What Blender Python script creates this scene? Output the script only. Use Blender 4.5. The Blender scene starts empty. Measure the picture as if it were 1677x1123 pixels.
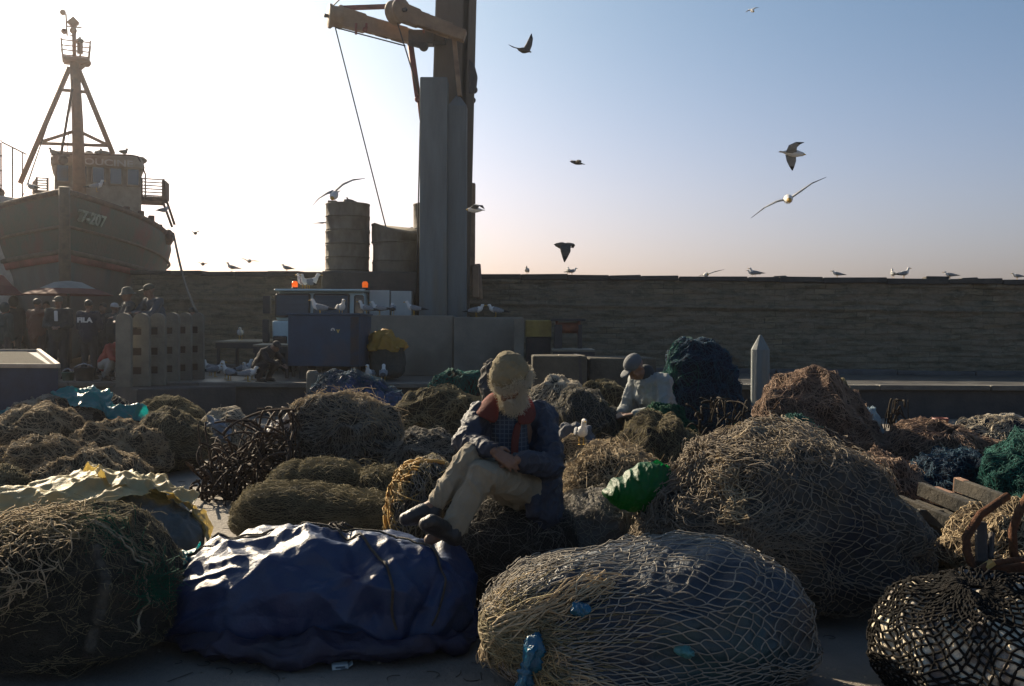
import bpy, bmesh, math, random
import numpy as np
from mathutils import Vector, Matrix, noise as mnoise
random.seed(7)
R = math.radians
scene = bpy.context.scene
COL = scene.collection

# ------------------------------------------------------------------ camera
IW, IH, F, HOR = 1677.0, 1123.0, 1630.0, 538.0
camd = bpy.data.cameras.new('camera'); cam = bpy.data.objects.new('camera', camd); COL.objects.link(cam)
camd.sensor_width = 36.0; camd.lens = 36.0 * F / IW; camd.clip_start = 0.05; camd.clip_end = 5000
cam.location = (0, 0, 1.6)
PITCH = math.atan((IH / 2 - HOR) / F)
cam.rotation_euler = (Matrix.Rotation(R(90) - PITCH, 3, 'X') @ Matrix.Rotation(R(0.25), 3, 'Z')).to_euler()
scene.camera = cam
CR = np.array((Matrix.Rotation(R(90) - PITCH, 3, 'X') @ Matrix.Rotation(R(0.25), 3, 'Z')))
CO = np.array([0, 0, 1.6])

# ------------------------------------------------------------------ sky, sun, exposure
SUN_EL, SUN_AZ = 27.0, -38.0            # azimuth from +Y, negative to the left
world = bpy.data.worlds.new('World'); scene.world = world; world.use_nodes = True
wn, wl = world.node_tree.nodes, world.node_tree.links
for n in list(wn): wn.remove(n)
sky = wn.new('ShaderNodeTexSky'); sky.sky_type = 'NISHITA'; sky.sun_disc = False
sky.sun_elevation = R(SUN_EL); sky.sun_rotation = R(SUN_AZ)
sky.altitude = 0; sky.air_density = 1.0; sky.dust_density = 3.0; sky.ozone_density = 3.0
bg = wn.new('ShaderNodeBackground'); bg.inputs['Strength'].default_value = 0.06
wo = wn.new('ShaderNodeOutputWorld')
# sea haze low in the sky: a little brighter and pinker towards the horizon, all the way round
tco = wn.new('ShaderNodeTexCoord'); sep = wn.new('ShaderNodeSeparateXYZ'); wl.new(tco.outputs['Generated'], sep.inputs[0])
mrr = wn.new('ShaderNodeMapRange'); mrr.interpolation_type = 'SMOOTHSTEP'; mrr.inputs[1].default_value = 0.0; mrr.inputs[2].default_value = 0.36; wl.new(sep.outputs[2], mrr.inputs[0])
tint = wn.new('ShaderNodeMix'); tint.data_type = 'RGBA'; wl.new(mrr.outputs[0], tint.inputs[0]); tint.inputs[6].default_value = (1.19, 1.02, 1.11, 1); tint.inputs[7].default_value = (.68, .82, .87, 1)
mul = wn.new('ShaderNodeMix'); mul.data_type = 'RGBA'; mul.blend_type = 'MULTIPLY'; mul.inputs[0].default_value = 1
wl.new(sky.outputs[0], mul.inputs[6]); wl.new(tint.outputs[2], mul.inputs[7])
wl.new(mul.outputs[2], bg.inputs[0]); wl.new(bg.outputs[0], wo.inputs[0])
sund = bpy.data.lights.new('sun', 'SUN'); sund.energy = 5.0; sund.angle = R(0.5); sund.color = (1.0, 0.83, 0.60)
sun = bpy.data.objects.new('sun', sund); COL.objects.link(sun)
sdir = Vector((math.sin(R(SUN_AZ)) * math.cos(R(SUN_EL)), math.cos(R(SUN_AZ)) * math.cos(R(SUN_EL)), math.sin(R(SUN_EL))))
sun.rotation_euler = sdir.to_track_quat('Z', 'Y').to_euler()
sun.location = (-20, 20, 20)
scene.view_settings.view_transform = 'Standard'; scene.view_settings.look = 'None'
scene.view_settings.gamma = 1; scene.view_settings.exposure = 1.02
scene.render.engine = 'CYCLES'
scene.cycles.use_denoising = True
scene.cycles.max_bounces = 6; scene.cycles.volume_bounces = 0
scene.cycles.transparent_max_bounces = 8

# ------------------------------------------------------------------ picture <-> world helpers
def ray(px, py):
    return CR @ np.array([(px - IW / 2) / F, -(py - IH / 2) / F, -1.0])
def P(px, py, y):
    d = ray(px, py); t = y / d[1]
    return Vector(CO + d * t)
def G(px, py, z=0.0):
    d = ray(px, py); t = (z - CO[2]) / d[2]
    return Vector(CO + d * t)

# ------------------------------------------------------------------ materials
MATS = {}
def mat(name, c1, c2=None, scale=6.0, rough=0.8, bump=0.0, bscale=None, metal=0.0, spec=0.5, coat=0.0,
        trans=0.0, tcol=None, stretch=None, detail=6.0, emis=None, tex='noise', lo=0.35, hi=0.65, c3=None, alpha=None):
    if name in MATS: return MATS[name]
    m = bpy.data.materials.new(name); m.use_nodes = True
    nt = m.node_tree; N, L = nt.nodes, nt.links
    b = N['Principled BSDF']; out = N['Material Output']
    b.inputs['Roughness'].default_value = rough; b.inputs['Metallic'].default_value = metal
    b.inputs['Specular IOR Level'].default_value = spec; b.inputs['Coat Weight'].default_value = coat
    b.inputs['Coat Roughness'].default_value = 0.25
    tc = N.new('ShaderNodeTexCoord'); mp = N.new('ShaderNodeMapping')
    L.new(tc.outputs['Object'], mp.inputs[0])
    if stretch: mp.inputs['Scale'].default_value = stretch
    def nz(s, d=detail):
        n = N.new('ShaderNodeTexNoise'); n.inputs['Scale'].default_value = s; n.inputs['Detail'].default_value = d
        n.inputs['Roughness'].default_value = 0.62
        L.new(mp.outputs[0], n.inputs[0]); return n
    base = None
    if c2 is not None:
        n = nz(scale); r = N.new('ShaderNodeMapRange'); r.inputs[1].default_value = lo; r.inputs[2].default_value = hi
        L.new(n.outputs[0], r.inputs[0])
        mx = N.new('ShaderNodeMix'); mx.data_type = 'RGBA'
        mx.inputs[6].default_value = (*c1, 1); mx.inputs[7].default_value = (*c2, 1)
        L.new(r.outputs[0], mx.inputs[0]); base = mx.outputs[2]
        if c3 is not None:
            n3 = nz(scale * 0.37, 3); r3 = N.new('ShaderNodeMapRange'); r3.inputs[1].default_value = .52; r3.inputs[2].default_value = .66
            L.new(n3.outputs[0], r3.inputs[0]); m3 = N.new('ShaderNodeMix'); m3.data_type = 'RGBA'
            L.new(r3.outputs[0], m3.inputs[0]); L.new(base, m3.inputs[6]); m3.inputs[7].default_value = (*c3, 1); base = m3.outputs[2]
        L.new(base, b.inputs['Base Color'])
    else:
        b.inputs['Base Color'].default_value = (*c1, 1)
    if emis: b.inputs['Emission Color'].default_value = (*emis[0], 1); b.inputs['Emission Strength'].default_value = emis[1]
    if bump:
        n = nz(bscale or scale * 4); bp = N.new('ShaderNodeBump'); bp.inputs['Strength'].default_value = min(1, bump)
        bp.inputs['Distance'].default_value = 0.02 * max(1, bump)
        L.new(n.outputs[0], bp.inputs['Height']); L.new(bp.outputs[0], b.inputs['Normal'])
    if trans:
        t = N.new('ShaderNodeBsdfTranslucent'); tcv = tcol or c1
        t.inputs[0].default_value = (*tcv, 1)
        ms = N.new('ShaderNodeMixShader'); ms.inputs[0].default_value = trans
        L.new(b.outputs[0], ms.inputs[1]); L.new(t.outputs[0], ms.inputs[2]); L.new(ms.outputs[0], out.inputs[0])
    MATS[name] = m; return m

def netmat(name, dark, lite, w=0.18, cell=1.0, rough=.9, sheen=0.0):
    """fine diamond netting over a darker fill, from the uv of a bale (one uv unit = one mesh)"""
    if name in MATS: return MATS[name]
    m = bpy.data.materials.new(name); m.use_nodes = True
    nt = m.node_tree; N, L = nt.nodes, nt.links; b = N['Principled BSDF']
    b.inputs['Roughness'].default_value = rough; b.inputs['Specular IOR Level'].default_value = .15
    uv = N.new('ShaderNodeUVMap'); tc = N.new('ShaderNodeTexCoord')
    nd = N.new('ShaderNodeTexNoise'); nd.inputs['Scale'].default_value = 3.5; nd.inputs['Detail'].default_value = 4
    L.new(tc.outputs['Object'], nd.inputs[0])
    sc = N.new('ShaderNodeVectorMath'); sc.operation = 'MULTIPLY_ADD'
    L.new(nd.outputs[1], sc.inputs[0]); sc.inputs[1].default_value = (5, 5, 0); L.new(uv.outputs[0], sc.inputs[2])
    sx = N.new('ShaderNodeSeparateXYZ'); L.new(sc.outputs[0], sx.inputs[0])
    def M(op, a, c=None):
        n = N.new('ShaderNodeMath'); n.operation = op
        for i, v in enumerate((a, c)):
            if v is None: continue
            if isinstance(v, (int, float)): n.inputs[i].default_value = v
            else: L.new(v, n.inputs[i])
        return n.outputs[0]
    def line(v):
        f = M('FRACT', v); f = M('SUBTRACT', f, .5); f = M('ABSOLUTE', f); f = M('MULTIPLY', f, 2.0)   # 1 at the thread
        r = N.new('ShaderNodeMapRange'); r.inputs[1].default_value = 1 - 2 * w; r.inputs[2].default_value = 1.0; L.new(f, r.inputs[0]); return r.outputs[0]
    a = line(M('ADD', sx.outputs[0], sx.outputs[1])); c = line(M('SUBTRACT', sx.outputs[0], sx.outputs[1]))
    h = M('MAXIMUM', a, c)
    n2 = N.new('ShaderNodeTexNoise'); n2.inputs['Scale'].default_value = 2.2; n2.inputs['Detail'].default_value = 8; n2.inputs['Roughness'].default_value = .7
    L.new(tc.outputs['Object'], n2.inputs[0])
    r2 = N.new('ShaderNodeMapRange'); r2.inputs[1].default_value = .35; r2.inputs[2].default_value = .68; L.new(n2.outputs[0], r2.inputs[0])
    dm = N.new('ShaderNodeMix'); dm.data_type = 'RGBA'; dm.inputs[6].default_value = (*dark, 1)
    mid = tuple(dark[i] * .45 + lite[i] * .4 for i in range(3)); dm.inputs[7].default_value = (*mid, 1); L.new(r2.outputs[0], dm.inputs[0])
    mx = N.new('ShaderNodeMix'); mx.data_type = 'RGBA'; L.new(h, mx.inputs[0]); L.new(dm.outputs[2], mx.inputs[6]); mx.inputs[7].default_value = (*lite, 1)
    L.new(mx.outputs[2], b.inputs['Base Color'])
    fz = N.new('ShaderNodeTexNoise'); fz.inputs['Scale'].default_value = 45; fz.inputs['Detail'].default_value = 5; fz.inputs['Roughness'].default_value = .75
    L.new(tc.outputs['Object'], fz.inputs[0])
    hh = M('ADD', M('MULTIPLY', h, .6), M('MULTIPLY', fz.outputs[0], 1.4))
    bp = N.new('ShaderNodeBump'); bp.inputs['Strength'].default_value = 1; bp.inputs['Distance'].default_value = .03
    L.new(hh, bp.inputs['Height']); L.new(bp.outputs[0], b.inputs['Normal'])
    MATS[name] = m; return m

# ------------------------------------------------------------------ tagging
def tag(o, label=None, cat=None, group=None, kind=None):
    if label: o['label'] = label
    if cat: o['category'] = cat
    if group: o['group'] = group
    if kind: o['kind'] = kind
    return o
def empty(name, loc=(0, 0, 0), rz=0, label=None, cat=None, group=None):
    o = bpy.data.objects.new(name, None); COL.objects.link(o); o.location = loc; o.rotation_euler = (0, 0, rz)
    o.empty_display_size = .1
    return tag(o, label, cat, group)
def copy_tree(o, parent=None):
    c = o.copy(); COL.objects.link(c); c.parent = parent
    if parent is not None: c.matrix_parent_inverse = o.matrix_parent_inverse.copy()
    for ch in list(o.children): copy_tree(ch, c)
    return c

# ------------------------------------------------------------------ mesh helpers
def mesh_np(name, V, Fq, m, parent=None, uv=None, smooth=True, mats=None, midx=None):
    """Fq: (n,4) or (n,3) int array"""
    V = np.asarray(V, dtype=np.float64); Fq = np.asarray(Fq, dtype=np.int32)
    me = bpy.data.meshes.new(name); k = Fq.shape[1]; n = len(Fq)
    me.vertices.add(len(V)); me.vertices.foreach_set('co', V.ravel())
    me.loops.add(n * k); me.loops.foreach_set('vertex_index', Fq.ravel())
    me.polygons.add(n); me.polygons.foreach_set('loop_start', np.arange(0, n * k, k, dtype=np.int32))
    me.polygons.foreach_set('loop_total', np.full(n, k, dtype=np.int32))
    me.update(calc_edges=True)
    if uv is not None:
        l = me.uv_layers.new(name='UVMap'); l.data.foreach_set('uv', np.asarray(uv, dtype=np.float32)[Fq.ravel()].ravel())
    me.polygons.foreach_set('use_smooth', np.full(n, smooth))
    for mm in (mats or [m]): me.materials.append(mm)
    if midx is not None: me.polygons.foreach_set('material_index', np.asarray(midx, dtype=np.int32))
    me.validate(); 
    o = bpy.data.objects.new(name, me); COL.objects.link(o); o.parent = parent
    return o

class MB:
    """collects solids, then links them as ONE object"""
    def __init__(s): s.bm = bmesh.new(); s.mi = 0; s.M = Matrix.Identity(4)
    def _add(s, vs, fs, smooth=False):
        bv = [s.bm.verts.new(s.M @ Vector(v)) for v in vs]
        for f in fs:
            try:
                ff = s.bm.faces.new([bv[i] for i in f]); ff.material_index = s.mi; ff.smooth = smooth
            except ValueError: pass
        return bv
    def box(s, c, d, rz=0, rx=0, ry=0, taper=1.0, j=0.0):
        M = Matrix.Translation(c) @ Matrix.Rotation(rz, 4, 'Z') @ Matrix.Rotation(ry, 4, 'Y') @ Matrix.Rotation(rx, 4, 'X')
        vs = []
        for z in (-1, 1):
            t = taper if z > 0 else 1
            for x, y in ((-1, -1), (1, -1), (1, 1), (-1, 1)):
                vs.append(M @ Vector((x * d[0] / 2 * t + random.uniform(-j, j), y * d[1] / 2 * t + random.uniform(-j, j), z * d[2] / 2 + random.uniform(-j, j))))
        s._add(vs, [(0, 3, 2, 1), (4, 5, 6, 7), (0, 1, 5, 4), (1, 2, 6, 5), (2, 3, 7, 6), (3, 0, 4, 7)]); return s
    def tube(s, pts, r, n=8, cap=True, smooth=True):
        pts = [Vector(p) for p in pts]; rs = r if isinstance(r, (list, tuple)) else [r] * len(pts)
        vs, fs = [], []; up = None
        for i, p in enumerate(pts):
            t = (pts[min(i + 1, len(pts) - 1)] - pts[max(i - 1, 0)]).normalized()
            if up is None: up = t.orthogonal().normalized()
            u = (up - t * up.dot(t)); u = u.normalized() if u.length > 1e-6 else t.orthogonal().normalized(); up = u; w = t.cross(u)
            for k in range(n):
                a = 2 * math.pi * k / n; vs.append(p + (u * math.cos(a) + w * math.sin(a)) * rs[i])
        for i in range(len(pts) - 1):
            for k in range(n):
                fs.append((i * n + k, i * n + (k + 1) % n, (i + 1) * n + (k + 1) % n, (i + 1) * n + k))
        if cap: fs.append(tuple(range(n))[::-1]); fs.append(tuple(range((len(pts) - 1) * n, len(pts) * n)))
        s._add(vs, fs, smooth); return s
    def bar(s, a, b, w, h=None):
        """square bar from a to b"""
        a, b = Vector(a), Vector(b); t = (b - a).normalized(); h = h or w
        u = t.cross(Vector((0, 0, 1))); u = u.normalized() if u.length > 1e-3 else Vector((1, 0, 0)); v = u.cross(t)
        vs = [p + u * (sx * w / 2) + v * (sy * h / 2) for p in (a, b) for sx, sy in ((-1, -1), (1, -1), (1, 1), (-1, 1))]
        s._add(vs, [(0, 3, 2, 1), (4, 5, 6, 7), (0, 1, 5, 4), (1, 2, 6, 5), (2, 3, 7, 6), (3, 0, 4, 7)]); return s
    def lathe(s, c, prof, n=20, M=None, smooth=True, closed=True):
        vs, fs = [], []; c = Vector(c); M = M or Matrix.Identity(3)
        for (r, z) in prof:
            for k in range(n):
                a = 2 * math.pi * k / n; vs.append(c + M @ Vector((r * math.cos(a), r * math.sin(a), z)))
        for i in range(len(prof) - 1):
            for k in range(n): fs.append((i * n + k, i * n + (k + 1) % n, (i + 1) * n + (k + 1) % n, (i + 1) * n + k))
        if closed: fs.append(tuple(range(n))[::-1]); fs.append(tuple(range((len(prof) - 1) * n, len(prof) * n)))
        s._add(vs, fs, smooth); return s
    def ball(s, c, r, n=12, m=8, M=None):
        r = r if isinstance(r, (tuple, list)) else (r, r, r); c = Vector(c); M = M or Matrix.Identity(3)
        vs = []; fs = []
        for i in range(m + 1):
            th = math.pi * (i + .001) / (m + .002)
            for k in range(n):
                a = 2 * math.pi * k / n
                vs.append(c + M @ Vector((r[0] * math.sin(th) * math.cos(a), r[1] * math.sin(th) * math.sin(a), r[2] * math.cos(th))))
        for i in range(m):
            for k in range(n): fs.append((i * n + k, (i + 1) * n + k, (i + 1) * n + (k + 1) % n, i * n + (k + 1) % n))
        fs.append(tuple(range(n))); fs.append(tuple(range(m * n, m * n + n))[::-1])
        s._add(vs, fs, True); return s
    def prism(s, pts, depth, M=None):
        """2-D outline in XZ, extruded +-depth/2 in Y"""
        M = M or Matrix.Identity(4); n = len(pts)
        vs = [M @ Vector((x, -depth / 2, z)) for x, z in pts] + [M @ Vector((x, depth / 2, z)) for x, z in pts]
        fs = [tuple(range(n)), tuple(range(n, 2 * n))[::-1]] + [(i, i + n, (i + 1) % n + n, (i + 1) % n) for i in range(n)]
        s._add(vs, fs); return s
    def build(s, name, m, parent=None, bevel=0.0, seg=1):
        me = bpy.data.meshes.new(name); bmesh.ops.recalc_face_normals(s.bm, faces=s.bm.faces[:]); s.bm.to_mesh(me); s.bm.free()
        for mm in (m if isinstance(m, (list, tuple)) else [m]): me.materials.append(mm)
        o = bpy.data.objects.new(name, me); COL.objects.link(o); o.parent = parent
        if bevel:
            bv = o.modifiers.new('bevel', 'BEVEL'); bv.width = bevel; bv.segments = seg; bv.limit_method = 'ANGLE'; bv.angle_limit = R(40)
        return o

def text_mesh(txt, size, m, parent, loc, rot, name='lettering', extrude=0.002, bold=0.0, sx=1.0, font_shear=0.0):
    cu = bpy.data.curves.new(name, 'FONT'); cu.body = txt; cu.size = size; cu.extrude = extrude; cu.align_x = 'CENTER'; cu.align_y = 'CENTER'
    cu.offset = bold; cu.shear = font_shear
    o = bpy.data.objects.new(name, cu); COL.objects.link(o); bpy.context.view_layer.update()
    me = bpy.data.meshes.new_from_object(o.evaluated_get(bpy.context.evaluated_depsgraph_get()))
    bpy.data.objects.remove(o); me.materials.clear(); me.materials.append(m)
    o = bpy.data.objects.new(name, me); COL.objects.link(o); o.parent = parent; o.location = loc; o.rotation_euler = rot; o.scale = (sx, 1, 1)
    return o

# ------------------------------------------------------------------ vectorised noise
_rs = np.random.RandomState(11); _perm = _rs.permutation(256); _perm = np.concatenate([_perm, _perm, _perm])
_grad = _rs.normal(size=(256, 3)); _grad /= np.linalg.norm(_grad, axis=1)[:, None]
def noise(Pn):
    Pn = np.asarray(Pn, dtype=np.float64); i = np.floor(Pn).astype(int); f = Pn - i; i = i & 255
    u = f * f * f * (f * (f * 6 - 15) + 10); res = 0
    for dx in (0, 1):
        for dy in (0, 1):
            for dz in (0, 1):
                h = _perm[_perm[_perm[(i[..., 0] + dx) & 255] + ((i[..., 1] + dy) & 255)] + ((i[..., 2] + dz) & 255)]
                g = _grad[h]; d = f - np.array([dx, dy, dz]); v = (g * d).sum(-1)
                w = (u[..., 0] if dx else 1 - u[..., 0]) * (u[..., 1] if dy else 1 - u[..., 1]) * (u[..., 2] if dz else 1 - u[..., 2])
                res = res + v * w
    return res * 1.5
def fbm(Pn, o=3, s=0.5):
    r = 0; a = 1
    for k in range(o): r = r + a * noise(Pn * 2 ** k + 17.3 * k); a *= s
    return r
def ridge(Pn, o=2):
    r = 0; a = 1
    for k in range(o): r = r + a * (1 - np.minimum(1, 2.2 * np.abs(noise(Pn * 1.9 ** k + 9.1 * k)))) ** 2; a *= .5
    return r

def tubes_np(S, r, sides=3):
    """S: (n,K,3) polylines; r scalar or (n,) -> verts, quads"""
    S = np.asarray(S, dtype=np.float64); n, K, _ = S.shape
    T = np.empty_like(S); T[:, 1:-1] = S[:, 2:] - S[:, :-2]; T[:, 0] = S[:, 1] - S[:, 0]; T[:, -1] = S[:, -1] - S[:, -2]
    T /= np.linalg.norm(T, axis=2, keepdims=True) + 1e-9
    ref = np.where(np.abs(T[..., 2:3]) < .8, np.array([0, 0, 1.0]), np.array([1.0, 0, 0]))
    U = np.cross(T, ref); U /= np.linalg.norm(U, axis=2, keepdims=True) + 1e-9; W = np.cross(T, U)
    r = np.broadcast_to(np.asarray(r, dtype=float).reshape(-1, 1, 1), (n, K, 1))
    V = np.stack([S + (U * math.cos(2 * math.pi * k / sides) + W * math.sin(2 * math.pi * k / sides)) * r for k in range(sides)], axis=2)
    V = V.reshape(-1, 3)
    base = (np.arange(n) * K * sides)[:, None, None] + (np.arange(K - 1) * sides)[None, :, None]
    k = np.arange(sides)[None, None, :]; k2 = (k + 1) % sides
    Q = np.stack([base + k, base + k2, base + sides + k2, base + sides + k], axis=3).reshape(-1, 4)
    return V, Q

# ------------------------------------------------------------------ bales
class Blob:
    def __init__(s, a, b, H, p=2.4, prof=None, lump=.10, lfreq=2.2, fold=.03, ffreq=6, fstretch=(1, 1, 1), fine=.006, seed=0, zc=.38, bands=(), tarp=0.0, tfreq=(2, 2, 2), skirt=0.0, trot=0.0, yprof=None, crease=0.0):
        s.__dict__.update(locals()); s.rs = np.random.RandomState(seed); s.o = s.rs.uniform(-40, 40, 3)
        s.dim = np.array([a, b, H * .6])
    def S(s, D, off=0.0):
        p = s.p; r = (np.abs(D) ** p).sum(-1) ** (-1 / p); q = D * r[..., None]
        sp = q * s.dim
        disp = 1 + s.lump * fbm(sp * s.lfreq + s.o, 2)
        n = q / s.dim; n = n / (np.linalg.norm(n, axis=-1, keepdims=True) + 1e-9)
        x = s.a * q[..., 0] * disp; y = s.b * q[..., 1] * disp
        up = np.where(q[..., 2] > 0, (s.H - s.zc * s.H), s.zc * s.H)
        pr = 1.0
        if s.prof is not None:
            xs = np.linspace(-1, 1, len(s.prof)); pr = np.interp(q[..., 0], xs, s.prof)
            k = np.exp(-((q[..., 0][..., None] - xs) / (1.1 / len(xs))) ** 2); pr = (k * np.array(s.prof)).sum(-1) / k.sum(-1)
        if s.yprof is not None:
            ys = np.linspace(-1, 1, len(s.yprof)); k = np.exp(-((q[..., 1][..., None] - ys) / (1.1 / len(ys))) ** 2); pr = pr * (k * np.array(s.yprof)).sum(-1) / k.sum(-1)
        z = s.zc * s.H + up * q[..., 2] * np.where(q[..., 2] > 0, pr, 1.0) * (1 + .5 * (disp - 1))
        if s.skirt:
            f = 1 + s.skirt * np.clip(-q[..., 2], 0, 1); x = x * f; y = y * f
        pos = np.stack([x, y, z], -1)
        d = s.fold * (ridge(pos * np.array(s.fstretch) * s.ffreq / 2 + s.o, 2) - .6) + s.fine * fbm(pos * 28 + s.o, 2)
        if s.tarp:
            c, sn = math.cos(s.trot), math.sin(s.trot)
            pr2 = pos + .12 * np.stack([noise(pos * 2 + 3), noise(pos * 2 + 30), noise(pos * 2 + 60)], -1)
            pp = np.stack([pr2[..., 0] * c - pr2[..., 2] * sn, pr2[..., 1], pr2[..., 0] * sn + pr2[..., 2] * c], -1)
            d = d + s.tarp * (ridge(pp * np.array(s.tfreq) + s.o, 3) - .7)
            d = d + s.tarp * .35 * (ridge(pr2 * 4.5 + s.o * 2, 2) - .6)
            cr = noise(pp * np.array(s.tfreq) * 1.7 + s.o * 3); d = d + s.tarp * .45 * np.maximum(0, 1 - np.abs(cr) * 7) - s.tarp * .3 * np.maximum(0, 1 - np.abs(noise(pr2 * 3.1 - s.o)) * 8)
        if s.crease:
            for k_, (an, fr) in enumerate(((.5, 7), (-.35, 5), (1.0, 6), (.15, 11), (-.9, 8))):
                al = pos[..., 0] * math.cos(an) + pos[..., 2] * math.sin(an); ac = -pos[..., 0] * math.sin(an) + pos[..., 2] * math.cos(an) + pos[..., 1] * .7
                q_ = np.stack([al * 1.1, ac * fr * .5, 0 * al + k_ * 7.3], -1) + .25 * noise(pos * 3 + k_)[..., None] + s.o
                d = d + s.crease * (7 / fr) * np.maximum(0, 1 - np.abs(noise(q_)) * 4.5) * np.clip(noise(pos * 1.6 + 11 * k_) * 2.5 + .6, 0, 1)
        for (ax, pos0, wd, dp) in s.bands:
            t = pos @ np.array(ax); d = d - dp * np.exp(-((t - pos0) / wd) ** 2)
        pos = pos + n * (d + off)[..., None] if np.ndim(off) else pos + n * (d + off)[..., None]
        pos[..., 2] = np.maximum(pos[..., 2], .004 + 0 * pos[..., 2])
        return pos

def frame_of(pole):
    z = np.array(pole, float); z /= np.linalg.norm(z); r = np.array([0, 0, 1.0]) if abs(z[2]) < .9 else np.array([1.0, 0, 0])
    x = np.cross(r, z); x /= np.linalg.norm(x); return np.stack([x, np.cross(z, x), z])
def blob_mesh(name, B, m, parent, res=64, pole=(0, 0, 1), N=60, M=40, tw=0.0):
    nu, nv = res * 2, res; Rp = frame_of(pole)
    th = np.linspace(0.02, math.pi - .02, nv); ph = np.linspace(0, 2 * math.pi, nu + 1)
    T, Ph = np.meshgrid(th, ph, indexing='ij'); D = np.stack([np.sin(T) * np.cos(Ph), np.sin(T) * np.sin(Ph), np.cos(T)], -1) @ Rp
    V = B.S(D).reshape(-1, 3); uv = np.stack([Ph / (2 * math.pi) * N, T / math.pi * M], -1).reshape(-1, 2)
    i, j = np.meshgrid(np.arange(nv - 1), np.arange(nu), indexing='ij'); a = i * (nu + 1) + j
    Q = np.stack([a, a + nu + 1, a + nu + 2, a + 1], -1).reshape(-1, 4)
    return mesh_np(name, V, Q, m, parent, uv=uv)
def net_strands(name, B, m, parent, N=56, M=34, r=.0022, pole=(0, 0, 1), off=.008, t0=.06, t1=.92, twist=0.0, jit=.18, seg=4, sag=.25, keep=1.0, warp=.25, sides=3, zmin=.02, cone=None):
    Rp = frame_of(pole); rs = B.rs
    j = np.arange(M + 1); i = np.arange(N)
    J, I = np.meshgrid(j, i, indexing='ij')
    lon = 2 * math.pi * (I + .5 * (J % 2)) / N + twist * J / M; lat = math.pi * (t0 + (t1 - t0) * J / M)
    base = np.stack([np.sin(lat) * np.cos(lon), np.sin(lat) * np.sin(lon), np.cos(lat)], -1)
    lon = lon + warp * noise(base * 2.1 + B.o) + 2 * math.pi / N * jit * rs.normal(size=lon.shape)
    lat = lat + warp * .6 * noise(base * 2.3 - B.o) + math.pi / M * jit * rs.normal(size=lat.shape)
    segs = []
    for dj in (0, 1):
        a_i = I[:-1]; a_j = J[:-1]
        b_j = a_j + 1
        b_i = np.where(a_j % 2 == 0, (a_i - 1 + dj) % N, (a_i + dj) % N)
        lo0, la0 = lon[a_j, a_i], lat[a_j, a_i]; lo1, la1 = lon[b_j, b_i], lat[b_j, b_i]
        dl = (lo1 - lo0 + math.pi) % (2 * math.pi) - math.pi
        t = np.linspace(0, 1, seg + 1)
        s0 = rs.normal(size=lo0.shape) * sag * 2 * math.pi / N * .4; s1 = rs.normal(size=lo0.shape) * sag * math.pi / M * .4
        L = lo0[..., None] + dl[..., None] * t + s0[..., None] * np.sin(math.pi * t); A = la0[..., None] + (la1 - la0)[..., None] * t + s1[..., None] * np.sin(math.pi * t)
        ob = (off + np.abs(rs.normal(size=lo0.shape)) * off * .6)[..., None] * np.ones_like(t)
        D = np.stack([np.sin(A) * np.cos(L), np.sin(A) * np.sin(L), np.cos(A)], -1) @ Rp
        Sx = B.S(D, ob).reshape(-1, seg + 1, 3); segs.append(Sx)
    S = np.concatenate(segs); ok = (S[:, 0, 2] > zmin) & (rs.uniform(size=len(S)) < keep)
    if cone is not None:
        c = np.array(cone[0], float); c /= np.linalg.norm(c); mid = S[:, 0] - np.array([0, 0, B.zc * B.H]); mid = mid / B.dim; mid /= np.linalg.norm(mid, axis=1)[:, None]
        ok &= (mid @ c) + .05 * noise(S[:, 0] * 4 + B.o) > math.cos(cone[1])
    V, Q = tubes_np(S[ok], r, sides)
    return mesh_np(name, V, Q, m, parent)
def bunch(name, B, m, parent, D, n=10, r=.003, spread=.05, off=.02, seed=1, K=34):
    """a loose twisted bunch of cords following directions D over a bale"""
    D = [Vector(x).normalized() for x in D]; rs = np.random.RandomState(seed); base = []; per = K // (len(D) - 1)
    for i in range(len(D) - 1):
        for k in range(per): base.append(D[i].slerp(D[i + 1], k / per))
    base = np.array([list(v) for v in base]); t = np.linspace(0, 1, len(base)); S = []
    for k in range(n):
        j = np.stack([sum(rs.normal() * np.sin(f * math.pi * t + rs.uniform(0, 6)) for f in (1, 3, 6)) for _ in range(3)], -1) * spread * .45
        d = base + j; d /= np.linalg.norm(d, axis=1)[:, None]; S.append(B.S(d, off * (1 + .8 * np.sin(t * 9 + k * 1.7))))
    V, Q = tubes_np(np.stack(S), r * rs.uniform(.6, 1.4, size=n), 5); return mesh_np(name, V, Q, m, parent)
def crumple(name, B, m, parent, D, size, seed=1, out=.0):
    p = B.S(np.array([D]) / np.linalg.norm(D), np.array([out]))[0]
    Bk = Blob(size[0], size[1], size[2], p=2.0, lump=.35, lfreq=9, fold=.0, fine=.002, tarp=size[0] * .28, tfreq=(9, 8, 7), seed=seed, zc=.5)
    o = blob_mesh(name, Bk, m, parent, 44); o.location = (p[0], p[1], p[2] - size[2] * .5); o.rotation_euler = (.3, 0, seed); return o
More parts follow.
